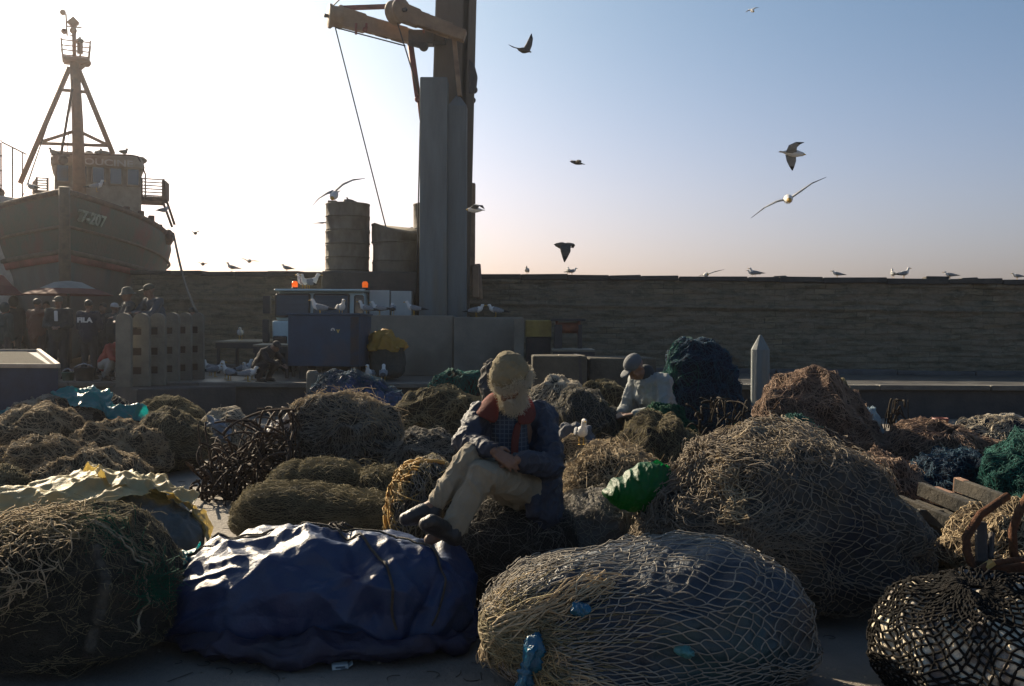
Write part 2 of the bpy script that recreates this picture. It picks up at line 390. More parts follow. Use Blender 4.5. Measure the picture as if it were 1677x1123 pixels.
def fuzz(name, B, m, parent, n=2000, ln=.10, r=.0012, h=.02, up=-.25, K=5, curl=1.0, region=None, wild=.0):
    rs = B.rs; D = rs.normal(size=(n * 2, 3)); D /= np.linalg.norm(D, axis=1)[:, None]
    if region is not None:
        c, w = region; c = np.array(c, float); c /= np.linalg.norm(c); D = c + rs.normal(size=(n * 2, 3)) * w; D /= np.linalg.norm(D, axis=1)[:, None]
    D = D[D[:, 2] > up][:n]; n = len(D)
    t = rs.normal(size=(n, 3)); t -= (t * D).sum(1)[:, None] * D; t /= np.linalg.norm(t, axis=1)[:, None]; w = np.cross(D, t)
    size = float(np.mean(B.dim)); L = ln / size * rs.uniform(.4, 1.6, size=(n, 1)); C = curl * rs.normal(size=(n, 1))
    pts = []; hh = h * rs.uniform(.2, 1.5, size=n) ; wl = rs.uniform(size=n) < wild
    for k in range(K + 1):
        s = k / K; d = D + t * L * s + w * L * C * s * s * .8; d /= np.linalg.norm(d, axis=1)[:, None]
        o = np.where(wl, hh * 3 * s, hh * math.sin(math.pi * min(1, s * 1.05)) )
        pts.append(B.S(d, o))
    S = np.stack(pts, 1); V, Q = tubes_np(S, r * rs.uniform(.6, 1.5, size=n), 3)
    return mesh_np(name, V, Q, m, parent)

BASE = 'net_bale'
def bale(label, x0, x1, ytop, d, mt, depth=None, z0=0.0, seed=1, name='net_bale', cat='net bale', group='net bales lying on the quay', res=56,
         body='net_bundle', net=None, nm=None, fz=None, fm=None, pole=(0, 0, 1), yaw=0.0, NM=(90, 60), dz=0, wide=1.0, **kw):
    cx = (x0 + x1) / 2; top = P(cx, ytop, d); a = (x1 - x0) / 2 / F * d * 1.02 * wide
    b = depth if depth else a * .8; H = top.z - z0 + dz
    root = empty(name, (top.x, d, z0), yaw, label, cat, group)
    B = Blob(a, b, H, seed=seed, **kw)
    blob_mesh(body, B, mt, root, res, pole, *NM)
    if net: net_strands('netting', B, nm, root, pole=pole, **net)
    if fz: fuzz('loose_twine', B, fm, root, **fz)
    return root, B
def on_blob(root, B, D, off=0.0):
    D = np.atleast_2d(np.array(D, float)); D = D / np.linalg.norm(D, axis=1)[:, None]
    p = B.S(D, np.full(len(D), off)); return p
def strap(name, B, m, parent, D, r=.006, off=.008, n=60, sides=6):
    """a rope along directions D (list), following the bale"""
    D = [Vector(x).normalized() for x in D]; pts = []
    for i in range(len(D) - 1):
        for k in range(n // (len(D) - 1)):
            pts.append(D[i].slerp(D[i + 1], k / (n // (len(D) - 1))))
    pts.append(D[-1]); A = on_blob(None, B, [list(p) for p in pts], off)
    V, Q = tubes_np(A[None], r, sides); return mesh_np(name, V, Q, m, parent)

# net + tarp materials
OLIVE = netmat('brown_olive_netting', (.022, .021, .017), (.13, .118, .085), .2)
BROWN = netmat('brown_netting', (.028, .024, .019), (.16, .135, .10), .2)
DARKN = netmat('dark_netting', (.012, .014, .016), (.085, .085, .075), .2)
GREYN = netmat('grey_netting', (.028, .031, .032), (.15, .15, .135), .2)
BLUEN = netmat('navy_netting', (.006, .011, .026), (.03, .06, .105), .2)
TEALN = netmat('teal_netting', (.005, .02, .02), (.02, .10, .085), .2)
PINKN = netmat('pinkish_brown_netting', (.05, .036, .03), (.21, .155, .125), .2)
T_TAN = mat('tan_twine', (.50, .40, .26), (.30, .235, .15), 8, .85, trans=.15, tcol=(.6, .5, .34), spec=.2)
T_OLV = mat('olive_twine', (.32, .275, .165), (.17, .145, .085), 8, .85, trans=.15, tcol=(.5, .45, .28), spec=.2)
T_GRY = mat('grey_twine', (.31, .285, .235), (.15, .14, .12), 8, .85, trans=.12, tcol=(.4, .38, .32), spec=.2)
T_DRK = mat('dark_twine', (.035, .036, .033), (.085, .082, .068), 8, .85, trans=.1, tcol=(.2, .18, .13), spec=.2)
T_BLU = mat('blue_twine', (.02, .05, .10), (.03, .09, .13), 8, .8, trans=.15, tcol=(.05, .2, .3), spec=.3)
T_TEA = mat('teal_twine', (.015, .13, .11), (.015, .08, .07), 8, .8, trans=.15, tcol=(.03, .3, .25), spec=.3)
T_GRN = mat('green_twine', (.008, .11, .06), (.015, .065, .045), 8, .8, trans=.2, tcol=(.02, .3, .14), spec=.3)
T_PNK = mat('pink_brown_twine', (.42, .30, .22), (.24, .165, .12), 8, .85, trans=.15, tcol=(.55, .4, .3), spec=.2)
T_WHT = mat('pale_twine', (.60, .54, .43), (.38, .33, .25), 8, .8, trans=.2, spec=.3)
ROPE = mat('dark_rope', (.03, .026, .02), (.07, .055, .04), 30, .8, .5, 90)
PALER = mat('pale_rope', (.35, .29, .19), (.22, .17, .1), 30, .8, .5, 90)
TARP = mat('blue_tarpaulin', (.012, .022, .072), (.016, .038, .095), 4, .45, .3, 60, spec=.38, coat=.0)
YPLAS = mat('yellowish_plastic_sheet', (.56, .49, .28), (.44, .38, .22), 5, .5, .4, 25, trans=.45, tcol=(.82, .70, .36), spec=.25)
GREYT = mat('grey_blue_cloth', (.05, .07, .075), (.08, .10, .10), 6, .75, .6, 30)
DGREEN = mat('green_plastic_bag', (.002, .075, .02), (.002, .045, .014), 6, .5, .5, 25, trans=.22, tcol=(.0, .36, .06), spec=.3)
TEALP = mat('turquoise_plastic_sheet', (.02, .25, .27), (.03, .18, .2), 5, .35, .4, 22, trans=.45, tcol=(.05, .6, .6))
BLUEP = mat('blue_plastic_sheet', (.01, .13, .24), (.01, .08, .16), 6, .3, .6, 24, trans=.25, tcol=(.02, .3, .42), spec=.6)
YELR = mat('yellow_net_rope', (.55, .38, .12), (.4, .25, .08), 14, .7, .5, 60, trans=.3, tcol=(.7, .45, .12))

def sheet(name, B, m, parent, Dc, wu, wv, off=.012, n=40, crump=.02, up=(0, 0, 1), ragged=.18, lift=0.0, fr=6.0):
    """a plastic or cloth patch lying over part of a bale, centred on direction Dc, angular half sizes wu (sideways) and wv"""
    Dc = np.array(Dc, float); Dc /= np.linalg.norm(Dc); u = np.cross(np.array(up, float), Dc); u /= np.linalg.norm(u); v = np.cross(Dc, u)
    g = np.linspace(-1, 1, n); V_, U_ = np.meshgrid(g, g, indexing='ij')
    ang = np.arctan2(V_, U_); rr = 1 + ragged * np.sin(3 * ang + B.o[0]) + ragged * .6 * np.sin(7 * ang + B.o[1])
    D = Dc + U_[..., None] * rr[..., None] * math.tan(wu) * u + V_[..., None] * rr[..., None] * math.tan(wv) * v
    D /= np.linalg.norm(D, axis=-1, keepdims=True)
    e = np.maximum(np.abs(U_), np.abs(V_))
    base = B.S(D, np.full(D.shape[:2], off)); c = crump * (ridge(base * fr + B.o + 5, 3)) + lift * e ** 3
    nn = D / B.dim; nn /= np.linalg.norm(nn, axis=-1, keepdims=True)
    base = base + nn * c[..., None]
    i, j = np.meshgrid(np.arange(n - 1), np.arange(n - 1), indexing='ij'); a = i * n + j
    Q = np.stack([a, a + 1, a + n + 1, a + n], -1).reshape(-1, 4)
    o = mesh_np(name, base.reshape(-1, 3), Q, m, parent)
    so = o.modifiers.new('thickness', 'SOLIDIFY'); so.thickness = .0015
    return o

# ================================================================== SETTING
GROUND = mat('quay_concrete', (.23, .20, .165), (.14, .125, .105), .8, .85, 1.0, 22, c3=(.30, .26, .20), lo=.4, hi=.62)
WET = mat('wet_concrete', (.13, .125, .115), (.07, .07, .068), 1.6, .32, .5, 16, lo=.42, hi=.6)
STEP = mat('dock_face', (.045, .045, .045), (.07, .065, .06), 3, .9, .8, 18)
m = GROUND
def grid_sheet(name, x0, x1, y0, y1, z, nx, ny, mm, amp=.0, kind='structure', fr=1.0):
    X, Y = np.meshgrid(np.linspace(x0, x1, nx), np.linspace(y0, y1, ny)); V = np.stack([X, Y, np.full_like(X, z)], -1).reshape(-1, 3)
    if amp: V[:, 2] += amp * fbm(V * fr + 4, 3)
    i, j = np.meshgrid(np.arange(ny - 1), np.arange(nx - 1), indexing='ij'); a = i * nx + j
    o = mesh_np(name, V, np.stack([a, a + 1, a + nx + 1, a + nx], -1).reshape(-1, 4), mm); tag(o, kind=kind); return o
SY = 18.0; SZ = .60
grid_sheet('ground', -150, 150, -60, 200, -.05, 3, 3, GROUND)
grid_sheet('quay_floor', -22, 22, -8, SY + .3, 0, 180, 110, GROUND, .012, fr=.8)
b = MB(); b.box((0, SY + 15, SZ / 2 - .03), (60, 30, SZ - .06)); dk = b.build('dock', STEP); tag(dk, kind='structure')
grid_sheet('dock_paving', -30, 30, SY - .04, SY + 24, SZ, 200, 60, WET, .008, fr=.9)
b = MB()
x = -30.0
while x < 30:
    w = random.uniform(1.6, 2.4); b.box((x + w / 2, SY + .06, SZ - .035), (w - .012, .36, .09), j=.006); x += w
e = b.build('dock_edge', mat('edge_stone', (.13, .12, .10), (.08, .075, .065), 3, .75, .8, 14), bevel=.012); tag(e, kind='structure')

# ------------------------------------------------------------------ sea wall
def stone_mat():
    m = bpy.data.materials.new('old_sea_wall_masonry'); m.use_nodes = True; nt = m.node_tree; N, L = nt.nodes, nt.links; b = N['Principled BSDF']
    b.inputs['Roughness'].default_value = .95; b.inputs['Specular IOR Level'].default_value = .2
    tc = N.new('ShaderNodeTexCoord'); mp = N.new('ShaderNodeMapping'); mp.inputs['Rotation'].default_value = (R(90), 0, 0); L.new(tc.outputs['Object'], mp.inputs[0])
    wn_ = N.new('ShaderNodeTexNoise'); wn_.inputs['Scale'].default_value = 1.3; wn_.inputs['Detail'].default_value = 5; L.new(mp.outputs[0], wn_.inputs[0])
    va = N.new('ShaderNodeVectorMath'); va.operation = 'MULTIPLY_ADD'; L.new(wn_.outputs[1], va.inputs[0]); va.inputs[1].default_value = (.3, .16, 0); L.new(mp.outputs[0], va.inputs[2])
    br = N.new('ShaderNodeTexBrick'); L.new(va.outputs[0], br.inputs[0]); br.inputs['Scale'].default_value = 1.0
    br.inputs['Brick Width'].default_value = .46; br.inputs['Row Height'].default_value = .13; br.inputs['Mortar Size'].default_value = .012; br.inputs['Mortar Smooth'].default_value = .6; br.inputs['Bias'].default_value = .1
    br.inputs['Color1'].default_value = (.32, .26, .165, 1); br.inputs['Color2'].default_value = (.19, .165, .11, 1); br.inputs['Mortar'].default_value = (.10, .09, .068, 1)
    n1 = N.new('ShaderNodeTexNoise'); n1.inputs['Scale'].default_value = .9; n1.inputs['Detail'].default_value = 9; n1.inputs['Roughness'].default_value = .7; L.new(mp.outputs[0], n1.inputs[0])
    r1 = N.new('ShaderNodeMapRange'); r1.inputs[1].default_value = .34; r1.inputs[2].default_value = .56; L.new(n1.outputs[0], r1.inputs[0])
    mx = N.new('ShaderNodeMix'); mx.data_type = 'RGBA'; L.new(r1.outputs[0], mx.inputs[0]); L.new(br.outputs[0], mx.inputs[6]); mx.inputs[7].default_value = (.24, .195, .135, 1)
    mp2 = N.new('ShaderNodeMapping'); mp2.inputs['Scale'].default_value = (.8, 2.4, 1); L.new(mp.outputs[0], mp2.inputs[0])
    n2 = N.new('ShaderNodeTexNoise'); n2.inputs['Scale'].default_value = 2.3; n2.inputs['Detail'].default_value = 10; n2.inputs['Roughness'].default_value = .8; L.new(mp2.outputs[0], n2.inputs[0])
    r2 = N.new('ShaderNodeMapRange'); r2.inputs[1].default_value = .47; r2.inputs[2].default_value = .68; L.new(n2.outputs[0], r2.inputs[0])
    m2 = N.new('ShaderNodeMix'); m2.data_type = 'RGBA'; L.new(r2.outputs[0], m2.inputs[0]); L.new(mx.outputs[2], m2.inputs[6]); m2.inputs[7].default_value = (.075, .08, .056, 1)
    n3 = N.new('ShaderNodeTexNoise'); n3.inputs['Scale'].default_value = 7; n3.inputs['Detail'].default_value = 8; n3.inputs['Roughness'].default_value = .75; L.new(mp.outputs[0], n3.inputs[0])
    r3 = N.new('ShaderNodeMapRange'); r3.inputs[1].default_value = .56; r3.inputs[2].default_value = .72; L.new(n3.outputs[0], r3.inputs[0])
    m3 = N.new('ShaderNodeMix'); m3.data_type = 'RGBA'; L.new(r3.outputs[0], m3.inputs[0]); L.new(m2.outputs[2], m3.inputs[6]); m3.inputs[7].default_value = (.32, .27, .2, 1)
    L.new(m3.outputs[2], b.inputs['Base Color'])
    ad = N.new('ShaderNodeMath'); ad.operation = 'ADD'; L.new(n3.outputs[0], ad.inputs[0]); L.new(br.outputs[1], ad.inputs[1]); 
    mu = N.new('ShaderNodeMath'); mu.operation = 'MULTIPLY_ADD'; L.new(br.outputs[1], mu.inputs[0]); mu.inputs[1].default_value = -.18; L.new(n3.outputs[0], mu.inputs[2])
    bp = N.new('ShaderNodeBump'); bp.inputs['Strength'].default_value = 1; bp.inputs['Distance'].default_value = .05; L.new(mu.outputs[0], bp.inputs['Height']); L.new(bp.outputs[0], b.inputs['Normal'])
    return m
STONE = stone_mat()
WL = Vector((-9.7, 25.41, 0)); WR = Vector((20.0, 21.2, 0)); wt = (WR - WL).normalized(); wnrm = Vector((-wt.y, wt.x, 0))
def wall_top(u): return 3.04 + (2.62 - 3.04) * u
wroot = empty('sea_wall', WL, math.atan2(wt.y, wt.x), 'long dark masonry sea wall with a string course running behind everything', 'wall')
WLn = (WR - WL).length
nx, nz_ = 560, 70
X, Z = np.meshgrid(np.linspace(0, WLn, nx), np.linspace(0, 1, nz_)); zt = 3.04 + (2.62 - 3.04) * X / WLn - .10
Zw = SZ + (zt - SZ) * Z; Y = -.0 - .05 * np.clip(.5 - Z, 0, 1)
Pn = np.stack([X, X * 0, Zw], -1)
Y = Y + .035 * fbm(Pn * np.array([1.2, 1, 4]) + 3, 4) + .03 * (ridge(Pn * np.array([.8, 1, 6]) + 8, 2) - .5) - .07 * np.exp(-((Zw - (zt - .62)) / .035) ** 2) - .05 * np.exp(-((Zw - (zt - .05)) / .05) ** 2)
hol = noise(Pn * 1.1 + 50); Y = Y + .10 * np.clip(hol - .42, 0, .2) / .2
V = np.stack([X, Y, Zw], -1).reshape(-1, 3); i, j = np.meshgrid(np.arange(nz_ - 1), np.arange(nx - 1), indexing='ij'); a = i * nx + j
mesh_np('masonry_face', V, np.stack([a, a + 1, a + nx + 1, a + nx], -1).reshape(-1, 4), STONE, wroot)
b = MB(); b.box((WLn / 2, 1.0, (SZ + 2.5) / 2), (WLn, 1.7, 2.5 - SZ)); b.build('wall_core', STONE, wroot)
b = MB(); x = 0
while x < WLn:
    w = random.uniform(.7, 1.6); z = wall_top((x + w / 2) / WLn); h = random.uniform(.10, .14)
    b.box((x + w / 2, .42, z - .05 + random.uniform(-.012, .012)), (w - .008, 1.05 + random.uniform(-.04, .04), h), j=.012); x += w
for xx, ww, hh in ((19.6, .5, .10), (20.3, .35, .06), (24.9, .3, .05), (16.1, .3, .04)):
    b.box((xx, .3, wall_top(xx / WLn) + .02), (ww, .4, hh), j=.015)
b.build('coping', mat('coping_stone', (.09, .08, .065), (.05, .046, .04), 3, .9, 1, 14), wroot, bevel=.02)
b = MB(); x = 0
while x < WLn:
    w = random.uniform(1.2, 3); 
    if random.random() < .93: b.box((x + w / 2, -.16, SZ + .04), (w - .02, .55, .09 + random.uniform(0, .03)), j=.012)
    x += w
b.build('wall_footing', mat('footing_stone', (.15, .14, .13), (.09, .085, .08), 2.5, .85, 1, 12), wroot, bevel=.015)
def wallpt(px):                                  # point on the wall face at a picture column
    d = ray(px, 500); n = Vector((-wt.y, wt.x, 0)); t = n.dot(WL) / (n.x * d[0] + n.y * d[1]); q = CO + d * t
    u = (Vector((q[0], q[1], 0)) - WL).dot(wt); return q[0], q[1], wall_top(u / WLn), u
# rubble stones heaped on the coping
tag(MB().ball((WL + wt * 27.6 + Vector((0, .2, 2.68))), (.30, .22, .17), 9, 6).build('boulder', mat('coping_stone', (.1, .1, .1))), 'lone rounded boulder on top of the sea wall near the right edge', 'boulder')

# ------------------------------------------------------------------ trawler
HULLM = mat('faded_green_hull_paint', (.05, .075, .058), (.085, .07, .05), 2.2, .7, .6, 14, c3=(.12, .05, .04))
HULLL = mat('grey_hull_paint', (.11, .125, .12), (.075, .085, .08), 1.8, .7, .6, 10, c3=(.14, .10, .08), stretch=(1, 1, .35))
REDP = mat('faded_red_paint', (.24, .06, .045), (.13, .04, .03), 3, .7, .5, 12)
RUST = mat('rusty_steel', (.11, .055, .035), (.06, .033, .024), 9, .85, .8, 30, c3=(.16, .08, .045))
MASTP = mat('weathered_orange_paint', (.34, .17, .09), (.22, .12, .07), 5, .7, .4, 20)
CABP = mat('weathered_cream_paint', (.33, .27, .19), (.22, .17, .12), 3, .7, .4, 16, c3=(.17, .1, .06))
GLASSD = mat('dark_window_glass', (.02, .025, .03), rough=.12, spec=.8)
SHX, SHY = -10.16, 22.6
ship = empty('trawler', (SHX, SHY, SZ), R(-164 + 180), 'big wooden fishing trawler seen bow on with a tripod mast and red trim', 'fishing boat')
ship.rotation_euler = (0, 0, R(23))
# local frame: bow at y=0, hull runs to +y ; length 15
LEN, BH = 15.0, 2.85
def hull_pt(t, s, side=1, off=0.0):
    """t 0 bow..1 stern, s 0 keel..1 rail"""
    bb = BH * (1 - (1 - min(t / .52, 1)) ** 2.6) * (1 - .12 * max(0, t - .7))
    zr = 4.08 - .55 * min(1, (t / .38)) ** .9 + .0 * t + .35 * max(0, t - .7)
    fl = .20 + .50 * math.exp(-t * 5)
    bw = bb * (s ** fl if s > 0 else 0) * (1 if s < .93 else 1 - (s - .93) * .5)
    y = t * LEN + (1 - s) * .9 * math.exp(-t * 6) * 1.0
    z = .15 + (zr - .15) * s
    return (side * (bw + off), y, z)
def hull_strip(name, s0, s1, mm, off=0.0, ns=8, t1=1.0, thick=0):
    nt_ = 60; vs = []; fs = []
    for side in (-1, 1):
        b0 = len(vs)
        for i in range(nt_ + 1):
            t = (i / nt_) ** 1.7 * t1
            for k in range(ns + 1):
                vs.append(hull_pt(t, s0 + (s1 - s0) * k / ns, side, off))
        for i in range(nt_):
            for k in range(ns):
                a = b0 + i * (ns + 1) + k; f = (a, a + ns + 1, a + ns + 2, a + 1); fs.append(f if side > 0 else f[::-1])
    o = mesh_np(name, np.array(vs), np.array(fs), mm, ship)
    if thick: md = o.modifiers.new('t', 'SOLIDIFY'); md.thickness = thick; md.offset = 1
    return o
hull_strip('lower_hull', 0.0, .64, HULLL, ns=16)
hull_strip('upper_hull', .64, 1.0, HULLM, ns=10)
hull_strip('red_stripe', .60, .655, REDP, off=.03, ns=2, thick=.04)
for s_ in (.655, .80):
    b = MB()
    for side in (-1, 1):
        b.tube([hull_pt((i / 40) ** 1.5, s_, side, .05) for i in range(41)], .065 if s_ < .7 else .04, 6)
    b.build('rubbing_strake', mat('strake_wood', (.14, .10, .065), (.08, .06, .04), 5, .8, .5, 20), ship)
b = MB()
for side in (-1, 1): b.tube([hull_pt((i / 40) ** 1.5, 1.0, side, .0) for i in range(41)], .075, 6)
b.build('rail_cap', RUST, ship)
b = MB(); b.tube([(0, hull_pt(0, s)[1] - .05, hull_pt(0, s)[2]) for s in (0, .2, .4, .6, .8, 1.02)], [.14, .14, .13, .13, .12, .12], 8); b.build('stem_post', mat('stem_timber', (.13, .095, .06), (.08, .06, .045), 6, .8, .5, 20), ship)
b = MB(); b.box((0, LEN, 2.2), (4.6, .15, 3.6)); b.build('transom', HULLL, ship)
vs = [hull_pt(t, .9, s) for t in (.02, .08, .15, .25, .4, .6, .8, 1) for s in (-1, 1)]
mesh_np('deck', np.array(vs), np.array([(2 * i, 2 * i + 1, 2 * i + 3, 2 * i + 2) for i in range(7)]), mat('deck_wood', (.2, .15, .1), (.12, .09, .06), 4), ship)
# wheelhouse
SYAW = R(23)
def LS(px, py, yl, up=0.0):
    """trawler-local point on its plane y = yl behind picture position px, py"""
    d = ray(px, py); c, sn = math.cos(SYAW), math.sin(SYAW); ox, oy = CO[0] - SHX, CO[1] - SHY
    t = (yl - (-sn * ox + c * oy)) / (-sn * d[0] + c * d[1]); wx, wy = ox + d[0] * t, oy + d[1] * t
    return Vector((c * wx + sn * wy, yl, CO[2] + d[2] * t - SZ + up))
WY = 4.2
p0, p1 = LS(88, 318, WY), LS(232, 273, WY); wc = (p0.x + p1.x) / 2; ww = p1.x - p0.x
wh = MB(); wh.box((wc, WY + 1.1, (p1.z + p0.z) / 2 - .3), (ww, 2.2, p1.z - p0.z + .9), taper=.98); whs = wh.build('wheelhouse', CABP, ship, bevel=.06, seg=2)
b = MB(); b.box((wc, WY + 1.1, p1.z + .10), (ww + .22, 2.5, .40), taper=.9); b.build('wheelhouse_roof', CABP, ship, bevel=.12, seg=3)
b = MB()
for i in range(10): b.ball((wc - .6 + i * .19 + random.uniform(-.08, .08), WY + .9 + random.uniform(-.3, .3), p1.z + .28), (random.uniform(.15, .3), .3, random.uniform(.08, .22)), 8, 5)
b.build('roof_gear', mat('net_heap', (.13, .10, .07), (.07, .055, .04), 8, .9, 1, 20), ship)
for i in range(5):
    x = wc - ww / 2 + ww * (i + .5) / 5; z = LS(150, 286, WY).z
    b = MB(); b.box((x, WY - .015, z), (ww * .165, .05, .52)); f = b.build('window', mat('window_frame_wood', (.28, .2, .13), (.2, .14, .09), 6), whs, bevel=.01)
    b = MB(); b.box((x, WY - .045, z), (ww * .125, .03, .42)); b.build('pane', GLASSD, f)
text_mesh('HOUCINE', .24, mat('faded_white_lettering', (.42, .38, .32), (.3, .27, .22), 6), ship, LS(170, 266, WY - .26), (R(86), 0, 0), sx=1.35, bold=.006)
q0, q1 = Vector(hull_pt(.020, .86, 1)), Vector(hull_pt(.075, .86, 1)); qz = Vector(hull_pt(.045, .94, 1)) - Vector(hull_pt(.045, .78, 1))
ux = (q1 - q0).normalized(); uz = qz.normalized(); un = ux.cross(uz).normalized(); uz = un.cross(ux)
tm = text_mesh('7-207', .36, mat('faded_pale_green_lettering', (.30, .34, .27), (.18, .22, .17), 6), ship, Vector(hull_pt(.040, .88, 1)) + un * .10, Matrix((ux, uz, un)).transposed().to_euler(), bold=.012, extrude=.06)
MY = 3.4
def LM(px, py, dy=0): return LS(px, py, MY + dy)
m0, m1, m2 = LM(131, 330), LM(127, 200), LM(122, 98)
MB().tube([m0, m1, m2], [.165, .14, .12], 10).build('mast', MASTP, ship)
b = MB(); b.tube([m2, LM(121, 40)], .05, 8); b.box(LM(120, 37), (.2, .2, .2), ry=R(45)); b.ball(LM(120, 50), .09); b.box(LM(122, 44), (.35, .03, .03)); b.build('topmast', MASTP, ship)
b = MB(); b.tube([LM(120, 58), LM(110, 58), LM(108, 23), LM(104, 22)], .022, 6); b.tube([LM(109, 50), LM(105, 50)], .02, 5); b.build('lamp_bracket', MASTP, ship)
for q in ((103, 20), (105, 51)): MB().ball(LM(*q), .075).build('mast_lamp', MASTP, ship)
nz2 = LM(124, 100).z
b = MB(); b.box((m2.x + .05, MY, nz2), (.62, .6, .09)); b.ball(LM(142, 103), .11); b.tube([LM(127, 116), LM(142, 103)], .06, 6); b.build('crow_nest', MASTP, ship, bevel=.01)
b = MB()
for x, h in ((-.27, .50), (.13, .42), (.33, .50)):
    for yy in (-.26, .26): b.tube([(m2.x + x, MY + yy, nz2), (m2.x + x * 1.15, MY + yy, nz2 + h)], .022, 6)
for z in (nz2 + .2, nz2 + .45): b.tube([(m2.x - .3, MY - .26, z), (m2.x + .36, MY - .26, z), (m2.x + .36, MY + .26, z), (m2.x - .3, MY + .26, z), (m2.x - .3, MY - .26, z)], .018, 5)
b.build('nest_rail', MASTP, ship)
b = MB(); b.box(LM(131, 78, -.2), (.14, .12, .3)); b.ball(LM(130, 68, -.2), .09); b.build('radar_lamp', MASTP, ship)
legs = [(LM(114, 110), LM(33, 300)), (LM(128, 112), LM(185, 252))]
for a_, c_ in legs: MB().tube([a_, c_], .065, 8).build('tripod_leg', MASTP, ship)
def on(seg, py): a_, c_ = seg; z = LM(100, py).z; return a_.lerp(c_, (a_.z - z) / (a_.z - c_.z))
for pa, pb in ((on(legs[0], 147), on(legs[1], 147)), (on(legs[0], 237), on(legs[1], 233)), (on(legs[0], 237), LM(124, 214)), (on(legs[1], 233), LM(128, 214))):
    MB().tube([pa, pb], .045, 7).build('cross_brace', MASTP, ship)
for pts, r_ in (([(118, 145), (100, 252)], .035), ([(119, 130), (110, 250)], .01), ([(96, 150), (46, 300)], .01), ([(96, 150), (36, 325)], .01)):
    MB().tube([LM(*q, -.3) for q in pts], r_, 5).build('stay', RUST, ship)
b = MB(); b.tube([LM(97, 256, -.5), LM(114, 254, -.5)], .03, 5); b.ball(LM(103, 262, -.5), .12); b.build('roof_lamp', RUST, ship)
for xs in ((232, 268, 1), (78, 60, -1)):
    b = MB(); py0 = 292; a_, c_ = LS(xs[0], py0, 4.4), LS(xs[1], py0, 4.4); dz = (LS(240, 325, 4.4).z - a_.z)
    for k in range(6):
        z = a_.z + dz * k / 6; b.tube([(a_.x, 4.4, z), (c_.x, 4.4, z), (c_.x + .12 * xs[2], 5.3, z - .02)], .018, 5)
    for q in (a_, c_, Vector((c_.x + .12 * xs[2], 5.3, a_.z))): b.tube([(q.x, q.y, a_.z + .02), (q.x, q.y, a_.z + dz)], .03, 6)
    b.build('side_rail', RUST, ship)
    MB().box(((a_.x + c_.x) / 2, 4.85, a_.z + dz), (abs(c_.x - a_.x) + .1, 1.0, .13)).build('side_platform', RUST, ship, bevel=.01)
    if xs[2] > 0:
        MB().box((c_.x + .07, 4.7, a_.z + dz / 2), (.10, .7, -dz - .05), rz=R(-12)).build('side_screen', RUST, ship)
        b = MB()
        for e0, e1 in (((266, 328), (282, 372)), ((272, 326), (286, 368))): b.tube([LS(*e0, 4.6), LS(*e1, 4.6)], .035, 6)
        b.build('side_ladder', RUST, ship)
b = MB(); b.tube([LS(*q, 4.15) for q in ((84, 262), (84, 253), (150, 252), (215, 254), (226, 256), (232, 270), (238, 285), (238, 325))], .022, 6); b.build('roof_rail', RUST, ship)
for t_, z_ in ((.24, .22), (.30, .16), (.14, .12), (.19, .18)): p_ = Vector(hull_pt(t_, 1)); b = MB(); b.box(p_ + Vector((-.15, 0, z_ / 2)), (.16, .2, z_ + .1)); b.build('mooring_bitt', RUST, ship, bevel=.02)
MB().ball(Vector(hull_pt(.31, .97)) + Vector((.05, 0, 0)), (.16, .25, .22)).build('fender', RUST, ship)
# mooring rope from the rail to the quay
rp = ship.matrix_basis
bpy.context.view_layer.update()
pr = P(284, 382, 26.0); pe = P(324, 515, 19.8)
tag(MB().tube([pr.lerp(pe, k / 12) - Vector((0, 0, .25 * math.sin(math.pi * k / 12))) for k in range(13)], .03, 6).build('mooring_rope', ROPE), 'dark mooring rope slanting from the rail of the trawler down to the dock', 'rope')

# second boat at the left edge
s2 = empty('moored_boat', P(-30, 330, 25.5) * 1, R(8), 'pale stern of a second boat with a mesh cage rail at the left edge', 'fishing boat'); s2.location.z = SZ
zz = P(20, 330, 25.5).z - SZ
b = MB(); b.prism([(-3, 0.02), (1.0, .02), (1.55, zz - .1), (.2, zz + .1), (-3, zz - .2)], 3.0); b.build('hull', mat('dirty_white_paint', (.42, .38, .33), (.28, .25, .21), 3, .7, .5, 14), s2, bevel=.08, seg=2)
b = MB()
for k in range(9):
    x = -1.0 + k * .24; b.tube([(x, -1.3, zz), (x, -1.3, zz + 1.45 - .02 * k)], .022, 5)
for k in range(4): b.tube([(-1.0, -1.3, zz + .3 + k * .37), (.95, -1.3, zz + .25 + k * .36)], .018, 5)
for y in (-.6, .1):
    b.tube([(.95, y, zz), (.95, y, zz + 1.3)], .02, 5)
b.tube([(.95, -1.3, zz + 1.3), (.95, .4, zz + 1.3)], .02, 5)
b.build('cage_rail', RUST, s2)
MB().ball((.0, -1.35, zz + .75), .13).build('hanging_float', RUST, s2)
MB().ball((.7, -1.2, zz + .08), (.28, .2, .16)).build('deck_bundle', RUST, s2)

